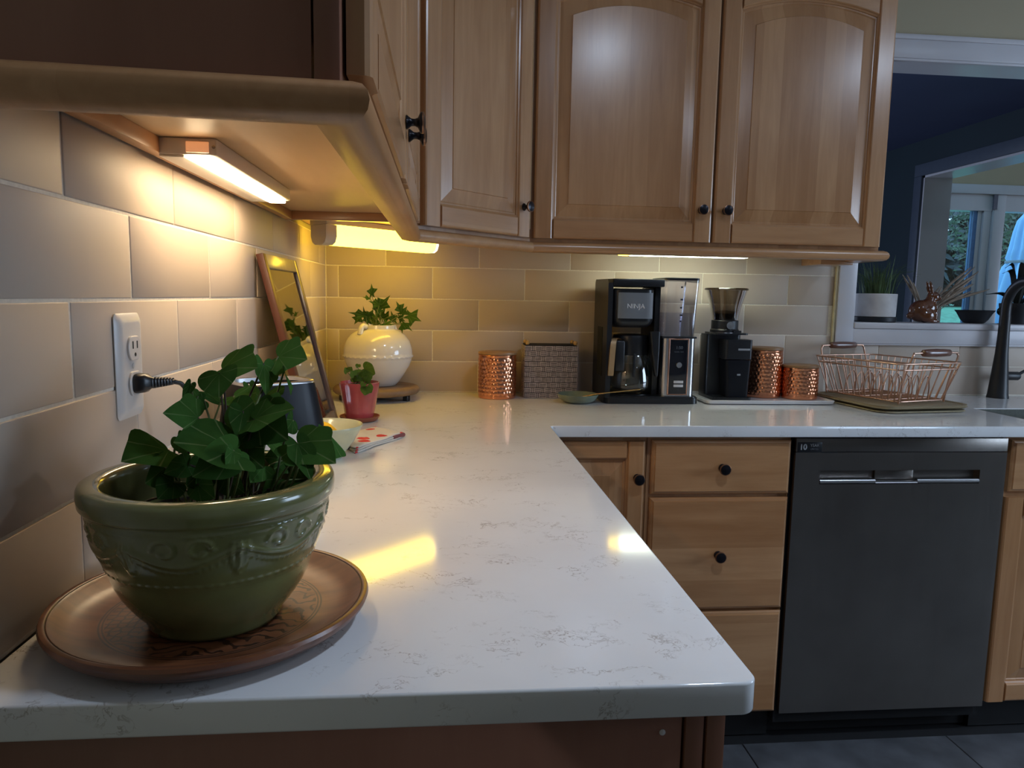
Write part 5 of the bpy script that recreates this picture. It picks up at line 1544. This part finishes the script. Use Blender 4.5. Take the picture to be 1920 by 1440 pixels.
# ---------------------------------------------------------------- white tray, grinder, two canisters
ty = MB()
def trs(o, z):
    return [(x, y, z) for x, y in rrect(1.205 + o, 1.628 - o, -0.262 + o, -0.030 - o, 0.012, 4)]
ty.loft([trs(0.010, 0.0006), trs(0.003, 0.003), trs(0.0, 0.0125), trs(0.001, 0.0142), trs(0.0045, 0.0142), trs(0.008, 0.0075), trs(0.05, 0.0070)])
whole('serving_tray', ty, M_TRAYW, 'low white rectangular tray under the grinder and copper canisters', 'tray', (0, 0, 0), ang=35)
ZTR = 0.0074
gd = thing('coffee_grinder', 'black coffee grinder with smoked bean hopper on the white tray', 'grinder', (1.300, -0.135, ZTR))
GL = Vector((1.300, -0.135, ZTR))
def gpart(name, mb, mats, **k):
    return part(name, mb, mats, gd, **k)
gpart('base', MB().prism(rrect(-0.058, 0.068, -0.085, 0.065, 0.012), 0.0, 0.010), M_BLACKP, ang=30)
gpart('body', MB().prism(rrect(-0.060, 0.055, -0.010, 0.062, 0.014), 0.010, 0.208), M_BLACKP, ang=30)
gpart('head', MB().prism(rrect(-0.024, 0.066, -0.078, -0.011, 0.010), 0.132, 0.194).prism(rrect(-0.050, 0.058, -0.06, 0.055, 0.012), 0.2085, 0.214), M_BLACKP, ang=30)
bn = gpart('grounds_bin', MB().loft([[(x, y, 0.0105) for x, y in rrect(-0.014, 0.060, -0.074, -0.0115, 0.009)], [(x, y, 0.129) for x, y in rrect(-0.020, 0.064, -0.077, -0.0115, 0.009)]]), M_NAVYGLOSS, ang=30)
part('emblem', MB().box(0.018, 0.029, -0.0772, -0.0762, 0.080, 0.0855), M_PRINT, bn)
gpart('name_strip', MB().box(0.017, 0.056, -0.0788, -0.0779, 0.1605, 0.1665), M_PRINT)
gpart('collar', MB().lathe([(0.046, 0.2145), (0.046, 0.222), (0.043, 0.226), (0.043, 0.252), (0.0415, 0.254)], 40, (-0.002, -0.002)).box(0.01, 0.035, -0.0505, -0.044, 0.2145, 0.222), M_BLACKM, ang=35)
gpart('silver_ring', MB().lathe([(0.0475, 0.209), (0.0485, 0.2115), (0.0475, 0.2145)], 40, (-0.002, -0.002), capb=False, capt=False), M_CHROME, ang=50)
gpart('hopper', MB().lathe([(0.0420, 0.2545), (0.0425, 0.262), (0.0505, 0.300), (0.0655, 0.350)], 48, (-0.002, -0.002), capb=False, capt=False), M_SMOKE, ang=60, label='smoked plastic hopper')
gpart('hopper_lid', MB().lathe([(0.0655, 0.350), (0.0690, 0.351), (0.0695, 0.3545), (0.0670, 0.3575), (0.0, 0.3585)], 48, (-0.002, -0.002), capb=False), M_SMOKE, ang=40)
gpart('beans', MB().lathe([(0.0, 0.2550), (0.040, 0.2550), (0.0428, 0.266), (0.043, 0.276), (0.020, 0.284), (0.0, 0.286)], 32, (-0.002, -0.002)), M_BEANS, ang=50)
gpart('knob', MB().lathe([(0.012, 0), (0.012, 0.006), (0.0, 0.0065)], 20).moved((-0.002, -0.0445, 0.238), rx=PI / 2), M_CHROME)
canister((1.4530, -0.105, ZTR), 0.0590, 0.160, 'taller hammered copper canister beside the coffee grinder')
canister((1.5620, -0.146, ZTR), 0.0570, 0.106, 'shorter hammered copper canister at the end of the white tray')

# ---------------------------------------------------------------- drying mat, drain board, dish rack
BR = math.radians(8)
def board(mb, z0, z1, hx, hy, o):
    def s_(k, z):
        return [(x, y, z) for x, y in rrect(-hx + k, hx - k, -hy + k, hy - k, 0.05, 8)]
    mb.loft([s_(0.004, z0), s_(0.0, (z0 + z1) / 2), s_(o, z1)])
    return mb
whole('drying_mat', board(MB(), 0.0006, 0.0058, 0.160, 0.172, 0.002), M_MATLOW, 'flat tan drying mat under the drain board', 'mat', (1.812, -0.245, 0), BR)
dbd = thing('drain_board', 'olive wooden drain board carrying the wire dish rack', 'board', (1.812, -0.243, 0.0062), BR)
b = board(MB(), 0.0062, 0.0125, 0.166, 0.176, 0.003)
b.loft([[(x, y, 0.0125) for x, y in rrect(-0.163, 0.163, -0.173, 0.173, 0.048, 8)], [(x, y, 0.0160) for x, y in rrect(-0.164, 0.164, -0.174, 0.174, 0.049, 8)], [(x, y, 0.0160) for x, y in rrect(-0.157, 0.157, -0.167, 0.167, 0.045, 8)], [(x, y, 0.0120) for x, y in rrect(-0.152, 0.152, -0.162, 0.162, 0.042, 8)]], capb=False)
part('board', b, M_MATTOP, dbd, ang=35)
part('runner', MB().box(-0.12, 0.12, -0.10, 0.10, 0.0, 0.0063), M_MATTOP, dbd)

rk = thing('dish_rack', 'rose gold wire dish rack with two wooden grips', 'dish rack', (1.812, -0.216, 0.0225), math.radians(17))
r1, r2 = 0.0025, 0.0019
LT, LB, WT, WB, HT = 0.170, 0.140, 0.135, 0.102, 0.124
def rring(hx, hy, z, rc=0.02):
    return [(x, y, z) for x, y in rrect(-hx, hx, -hy, hy, rc, 5)]
part('rim_wire', MB().tube(rring(WT, LT, HT), r1, 8, closed=True), M_ROSEWIRE, rk, ang=80)
part('rim_wire', MB().tube(rring(WT - 0.006, LT - 0.006, HT - 0.019), r1, 8, closed=True), M_ROSEWIRE, rk, ang=80)
part('base_wire', MB().tube(rring(WB, LB, 0.006), r1, 8, closed=True), M_ROSEWIRE, rk, ang=80)
def lerp3(a, b_, t):
    return tuple(a[i] + (b_[i] - a[i]) * t for i in range(3))
for s_ in (-1, 1):
    for i in range(13):
        t = -1 + 2 * i / 12
        part('upright_wire', MB().rod((s_ * WB, t * (LB - 0.012), 0.006), (s_ * WT, t * (LT - 0.014), HT), r2, 6), M_ROSEWIRE, rk, ang=80)
    for i in range(7):
        t = -1 + 2 * i / 6
        part('upright_wire', MB().rod((t * (WB - 0.012), s_ * LB, 0.006), (t * (WT - 0.014), s_ * LT, HT), r2, 6), M_ROSEWIRE, rk, ang=80)
    h_ = part('handle', MB().tube(bez([(-0.098, s_ * LB, 0.0), (-0.098, s_ * (LB + 0.012), 0.07), (-0.098, s_ * (LT + 0.004), 0.138), (-0.092, s_ * (LT + 0.006), 0.153), (-0.078, s_ * (LT + 0.007), 0.157), (0.078, s_ * (LT + 0.007), 0.157), (0.092, s_ * (LT + 0.006), 0.153), (0.098, s_ * (LT + 0.004), 0.138), (0.098, s_ * (LB + 0.012), 0.07), (0.098, s_ * LB, 0.0)], 60), 0.0030, 8), M_ROSEWIRE, rk, ang=80)
    part('grip', MB().lathe([(0.0085, -0.056), (0.0105, -0.054), (0.0118, -0.03), (0.0126, 0.0), (0.0118, 0.03), (0.0105, 0.054), (0.0085, 0.056)], 20).moved((0, s_ * (LT + 0.007), 0.157), ry=PI / 2), M_WALNUT, h_, ang=60, label='turned wooden grip')
for i in range(9):
    x = -WB + 2 * WB * (i + 0.5) / 9
    part('floor_wire', MB().rod((x, -LB, 0.0045), (x, LB, 0.0045), r2, 6), M_ROSEWIRE, rk, ang=80)
for i in range(3):
    y = -0.09 + 0.09 * i
    part('floor_wire', MB().rod((-WB, y, 0.0065), (WB, y, 0.0065), r2, 6), M_ROSEWIRE, rk, ang=80)
for i in range(7):
    y = -0.108 + 0.036 * i
    for x0, x1 in ((-0.055, -0.005), (0.020, 0.068)):
        xm = (x0 + x1) / 2
        part('plate_divider', MB().tube(bez([(x0, y, 0.006), (x0 + 0.006, y - 0.006, 0.05), (xm, y - 0.010, 0.080), (x1 - 0.006, y - 0.006, 0.05), (x1, y, 0.006)], 16), r2, 6), M_ROSEWIRE, rk, ang=80)

# ---------------------------------------------------------------- black tap
fc = thing('faucet', 'matte black gooseneck kitchen tap behind the sink', 'faucet', (2.345, -0.055, 0.0))
part('base', MB().lathe([(0.0345, 0.0), (0.0345, 0.003), (0.0325, 0.012), (0.0265, 0.085), (0.0205, 0.160), (0.0180, 0.230), (0.0172, 0.290)], 40), M_BLACKM, fc, ang=60)
sp_ = [(0, 0, 0.285), (0, 0, 0.32)] + [(0, -0.09 + 0.09 * math.cos(t), 0.32 + 0.09 * math.sin(t)) for t in [PI * i / 20 for i in range(1, 21)]] + [(0, -0.18, 0.285)]
part('spout', MB().tube(sp_, 0.0165, 20), M_BLACKM, fc, ang=70)
part('spray_head', MB().lathe([(0.0175, 0.20), (0.0195, 0.203), (0.0195, 0.262), (0.0172, 0.287)], 28, (0, -0.18)), M_BLACKM, fc, ang=50)
lv = MB().lathe([(0.0, 0.0), (0.015, 0.0), (0.0155, 0.004), (0.0155, 0.050), (0.0130, 0.054), (0.0, 0.0545)], 24).moved((0.018, 0, 0.078), ry=PI / 2)
lv.tube([(0.058, 0, 0.080), (0.075, -0.004, 0.088), (0.12, -0.012, 0.118)], [0.006, 0.0055, 0.0045], 10)
part('lever', lv, M_BLACKM, fc, ang=50)
whole('sink_stopper', MB().lathe([(0.010, 0.0), (0.010, 0.004), (0.005, 0.006), (0.005, 0.010), (0.0, 0.0105)], 20), M_BLACKM, 'little dark stopper on the worktop right of the dish rack', 'stopper', (2.055, -0.10, 0.0005))

# ---------------------------------------------------------------- things on the sill of the pass-through
ZS = 0.2582
gp = thing('potted_grass', 'whitewashed round planter of ornamental grass on the white sill', 'plant', (1.940, 0.070, ZS))
part('saucer', MB().lathe([(0.066, 0.0), (0.071, 0.003), (0.072, 0.017), (0.069, 0.018), (0.0, 0.018)], 40), M_BLACKPOT, gp, label='black saucer')
part('pot', MB().lathe([(0.064, 0.0182), (0.0675, 0.020), (0.0690, 0.098), (0.0685, 0.101), (0.0650, 0.101), (0.0640, 0.092), (0.0, 0.090)], 48), M_PLANTERW, gp, ang=50)
gm = MB()
rg = random.Random(3)
for i in range(190):
    a = rg.uniform(0, 2 * PI)
    r0 = 0.055 * math.sqrt(rg.random())
    L = rg.uniform(0.08, 0.165)
    out_ = rg.uniform(0.15, 1.0)
    bx, by = r0 * math.cos(a), r0 * math.sin(a)
    da = a + rg.uniform(-0.6, 0.6)
    ox, oy = math.cos(da) * out_ * L * 0.75, math.sin(da) * out_ * L * 0.55
    p = [(bx, by, 0.088), (bx + ox * 0.35, by + oy * 0.35, 0.088 + L * 0.55), (bx + ox, by + oy, 0.088 + L * (1.0 - 0.40 * out_))]
    pts = bez(p, 6)
    w_ = 0.0016
    sd = Vector((-math.sin(da), math.cos(da), 0))
    sc_ = []
    for j, q in enumerate(pts):
        ww = w_ * (1 - j / (len(pts) - 1)) + 0.0002
        sc_.append([tuple(q + sd * ww), tuple(q - sd * ww), tuple(q + Vector((0, 0, 0.0004)))])
    gm.loft(sc_)
part('grass_blades', gm, M_SILLGRASS, gp, stuff=True, ang=80)

def rabbit_mesh():
    m = MB()
    def e(c, r, sc, rx=0.0, ry=0.0):
        t = MB().sphere((0, 0, 0), r, 20, 14, sc=sc).moved(c, ry=ry, rx=rx)
        m.add(t.v, t.f)
    e((-0.016, 0, 0.042), 0.040, (1.05, 0.82, 1.0))          # haunches
    e((0.008, 0, 0.050), 0.034, (1.05, 0.80, 1.1), ry=0.5)   # chest
    e((0.020, 0, 0.075), 0.022, (0.9, 0.85, 1.2))            # neck
    e((0.030, 0, 0.094), 0.0205, (1.20, 0.85, 0.95), ry=0.25)  # head
    e((0.047, 0, 0.088), 0.0115, (1.1, 0.9, 0.9))            # muzzle
    for s_ in (-1, 1):
        e((0.012, s_ * 0.0085, 0.126), 0.0085, (0.85, 0.62, 3.0), ry=-0.30)   # ears
        e((-0.004, s_ * 0.024, 0.026), 0.025, (1.2, 0.55, 0.95))              # thighs
        e((0.018, s_ * 0.021, 0.0065), 0.0095, (2.6, 0.75, 0.7))              # hind feet
        e((0.034, s_ * 0.012, 0.026), 0.0085, (0.9, 0.9, 2.9))                # fore legs
        e((0.040, s_ * 0.012, 0.006), 0.0075, (1.6, 0.9, 0.8))                # fore paws
    e((-0.056, 0, 0.024), 0.012, (1, 1, 1))
    me = m.mesh('rabbit_rough', M_BROWNGLAZE)
    o = bpy.data.objects.new('rabbit_rough', me)
    COL.objects.link(o)
    md = o.modifiers.new('r', 'REMESH')
    md.mode = 'VOXEL'
    md.voxel_size = 0.0022
    sm = o.modifiers.new('s', 'SMOOTH')
    sm.iterations = 8
    sm.factor = 0.5
    dg = bpy.context.evaluated_depsgraph_get()
    dg.update()
    res = bpy.data.meshes.new_from_object(o.evaluated_get(dg))
    bpy.data.objects.remove(o)
    res.polygons.foreach_set('use_smooth', [True] * len(res.polygons))
    zm = min(v.co.z for v in res.vertices)
    for v in res.vertices:
        v.co.z -= zm
    res.materials.clear()
    res.materials.append(M_BROWNGLAZE)
    return res
rbm = rabbit_mesh()
rb_ = link('rabbit_figurine', None, None, (2.118, 0.052, ZS))
rb_['label'] = 'brown glazed rabbit figurine sitting on the white sill'
rb_['category'] = 'figurine'
link('body', rbm, rb_)
for s_ in (-1, 1):
    part('eye', MB().sphere((0.0405, s_ * 0.0150, 0.098), 0.0026, 10, 8), M_BLACKPOT, rb_)

wh = thing('dried_grass_bunch', 'sheaf of dried grass stalks leaning behind the brown rabbit', 'dried grass', (2.168, 0.122, ZS))
rg = random.Random(11)
for i in range(38):
    if i < 29:
        ang = math.radians(rg.uniform(38, 62))
        L = rg.uniform(0.15, 0.275)
    elif i < 34:
        ang = math.radians(rg.uniform(8, 34))
        L = rg.uniform(0.10, 0.16)
    else:
        ang = math.radians(rg.uniform(-48, -18))
        L = rg.uniform(0.13, 0.20)
    bx, by = rg.uniform(-0.02, 0.015), rg.uniform(-0.010, 0.012)
    tip = (bx + L * math.sin(ang), by + rg.uniform(-0.03, 0.02), L * math.cos(ang) * 0.97 + 0.003)
    mid = (bx + L * 0.5 * math.sin(ang * 0.9), by, L * 0.5 * math.cos(ang * 0.9) + 0.004)
    pts = bez([(bx, by, 0.002), mid, tip], 14)
    rr = [0.0012 + (0.0038 * math.sin(PI * max(0, (j / (len(pts) - 1) - 0.45) / 0.55)) if j / (len(pts) - 1) > 0.45 else 0) for j in range(len(pts))]
    part('stalk', MB().tube(pts, rr, 6), M_WHEAT, wh, ang=80)

whole('black_bowl', MB().lathe([(0.026, 0.0), (0.033, 0.001), (0.045, 0.014), (0.058, 0.038), (0.0655, 0.0475), (0.0640, 0.0485), (0.0600, 0.0455), (0.046, 0.018), (0.0, 0.010)], 40), M_BLACKPOT, 'small black bowl on the white sill left of the tap', 'bowl', (2.337, 0.085, ZS), ang=50)
bb = thing('ball_ornament', 'dark round ball ornament on a thin stand behind the tap', 'ornament', (2.404, 0.035, ZS))
part('ball', MB().sphere((0, 0, 0.046), 0.0165, 20, 12), plain('dark_green_glass', (0.012, 0.03, 0.02), 0.15), bb, ang=80)
part('stand', MB().lathe([(0.012, 0.0), (0.012, 0.002), (0.003, 0.005), (0.003, 0.028), (0.008, 0.0315)], 20), M_CHROME, bb, ang=50)
bp_ = thing('potted_plant', 'black potted plant with long dark leaves at the right end of the sill', 'plant', (2.495, 0.078, ZS))
part('pot', MB().lathe([(0.042, 0.0), (0.046, 0.002), (0.056, 0.070), (0.056, 0.076), (0.052, 0.076), (0.050, 0.066), (0.0, 0.064)], 40), M_BLACKPOT, bp_, ang=50)
for k, (dx, dy, dz, wd) in enumerate(((-0.135, -0.01, 0.060, 0.009), (-0.085, -0.02, 0.165, 0.010), (-0.045, 0.02, 0.195, 0.010), (0.03, -0.02, 0.22, 0.012), (0.08, 0.0, 0.16, 0.011), (-0.06, -0.045, 0.10, 0.013), (0.02, -0.05, 0.12, 0.013), (0.10, -0.03, 0.09, 0.012), (-0.03, -0.03, 0.13, 0.012), (0.05, 0.03, 0.20, 0.012))):
    pts = bez([(dx * 0.1, dy * 0.1, 0.064), (dx * 0.45, dy * 0.5, 0.064 + dz * 0.75), (dx, dy, 0.064 + dz * 0.72)], 10)
    sd = Vector((-dy, dx, 0)).normalized() if abs(dx) + abs(dy) > 1e-4 else Vector((1, 0, 0))
    secs = []
    for j, q in enumerate(pts):
        t = j / (len(pts) - 1)
        ww = wd * math.sin(PI * min(1.0, 0.12 + 0.88 * t)) + 0.0004
        secs.append([tuple(q + (sd + Vector((0, 0, .5))) * ww), tuple(q + Vector((0, 0, 0.0012))), tuple(q - (sd + Vector((0, 0, .5))) * ww), tuple(q - Vector((0, 0, 0.0006)))])
    part('leaf', MB().loft(secs), M_DARKLEAF, bp_, ang=60)

# ---------------------------------------------------------------- garden outside the sliding door
lawn = struct('ground_lawn', MB().prism([(YS + 0.14, -1.2), (YS + 0.14, -0.93), (5.9, -0.93), (13.0, 0.16), (30.0, 0.7), (30.0, -1.2)], 2.0, 34.0, plane='yz'), [M_LAWN])
um = thing('patio_umbrella', 'closed pale blue patio umbrella standing outside the sliding door', 'umbrella', (7.02, 5.4, -0.93))
zu = 2.33
cn = MB()
pr = [(0.385, 0.85), (0.39, 0.90), (0.335, 1.15), (0.292, 1.35), (0.245, 1.58), (0.212, 1.70), (0.196, 1.745), (0.188, 1.765), (0.192, 1.80), (0.172, 1.90), (0.145, 2.10), (0.120, 2.22), (0.050, zu)]
cn.lathe(pr, 144, fn=lambda a, z, r, i: r * 0.16 * math.cos(a * 12 + 0.5 * math.sin(3 * z)) * (1 if i not in (6, 7) else 0.5))
part('canopy', cn, M_UMB, um, ang=70)
part('tie_band', MB().lathe([(0.216, 1.738), (0.219, 1.743), (0.219, 1.765), (0.216, 1.770)], 48, close=True), M_UMBTIE, um)
part('pole', MB().lathe([(0.022, 0.03), (0.022, zu + 0.06), (0.0, zu + 0.07)], 16), M_WHITE, um)
part('base', MB().lathe([(0.26, 0.0), (0.26, 0.05), (0.05, 0.09), (0.03, 0.25)], 32), M_BLACKPOT, um)
part('finial', MB().sphere((0, 0, zu + 0.09), 0.04, 12, 8), M_UMBTIE, um)
def tree(x, y, h, r, n, seedv, label):
    rg = random.Random(seedv)
    t = thing('garden_tree', label, 'tree', (x, y, -0.93 + (y - 5.9) * 0.1535 - 0.03), 0, 'leafy trees in the garden')
    part('trunk', MB().tube([(0, 0, 0), (0.05, 0.02, h * 0.4), (0.0, 0.0, h * 0.8)], [0.11, 0.08, 0.04], 10), M_BARK, t, ang=70)
    m = MB()
    cl = [(rg.gauss(0, r * 0.5), rg.gauss(0, r * 0.5), h * rg.uniform(0.12, 1.0), rg.uniform(0.25, 0.6) * r) for _ in range(26)]
    for _ in range(n):
        cx_, cy_, cz_, cr = rg.choice(cl)
        d = Vector((rg.gauss(0, 1), rg.gauss(0, 1), rg.gauss(0, 1))).normalized() * cr * rg.random() ** 0.4
        c_ = Vector((cx_, cy_, cz_)) + d
        c_.z = max(0.15, c_.z)
        a = Vector((rg.gauss(0, 1), rg.gauss(0, 1), rg.gauss(0, 1))).normalized()
        b_ = a.orthogonal().normalized()
        s_ = rg.uniform(0.035, 0.075)
        k = len(m.v)
        m.v += [tuple(c_ + a * s_), tuple(c_ + b_ * s_ * 0.5), tuple(c_ - a * s_), tuple(c_ - b_ * s_ * 0.5)]
        m.f.append((k, k + 1, k + 2, k + 3))
        m.m.append(0)
    o = link('foliage', None, None)
    me = bpy.data.meshes.new('foliage')
    me.from_pydata(m.v, [], m.f)
    me.materials.append(M_TREEL)
    bpy.data.objects.remove(o)
    o = link('foliage', me, t)
    o['kind'] = 'stuff'
tree(8.6, 9.4, 4.2, 1.2, 9000, 1, 'leafy garden tree seen through the left glass pane')
tree(12.3, 11.9, 4.6, 1.3, 9000, 2, 'leafy garden tree seen just left of the blue umbrella')
tree(14.6, 8.8, 4.0, 1.2, 6000, 5, 'leafy garden tree standing behind the blue umbrella')
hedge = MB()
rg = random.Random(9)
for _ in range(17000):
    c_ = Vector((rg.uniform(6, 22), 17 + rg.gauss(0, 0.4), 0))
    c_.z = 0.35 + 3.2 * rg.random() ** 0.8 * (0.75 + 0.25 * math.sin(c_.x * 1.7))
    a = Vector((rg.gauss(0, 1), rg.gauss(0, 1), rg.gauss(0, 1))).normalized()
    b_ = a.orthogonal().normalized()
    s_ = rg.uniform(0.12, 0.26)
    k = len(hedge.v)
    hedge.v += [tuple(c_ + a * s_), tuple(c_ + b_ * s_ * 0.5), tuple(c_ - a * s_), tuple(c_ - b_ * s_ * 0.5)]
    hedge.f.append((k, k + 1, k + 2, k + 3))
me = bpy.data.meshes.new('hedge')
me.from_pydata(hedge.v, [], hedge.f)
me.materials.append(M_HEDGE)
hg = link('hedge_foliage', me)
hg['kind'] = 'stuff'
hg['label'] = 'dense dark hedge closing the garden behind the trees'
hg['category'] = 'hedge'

# ---------------------------------------------------------------- raise everything so that the floor is at z = 0
for o in COL.objects:
    if o.parent is None and o.type not in ('CAMERA', 'LIGHT'):
        o.location.z += Z0
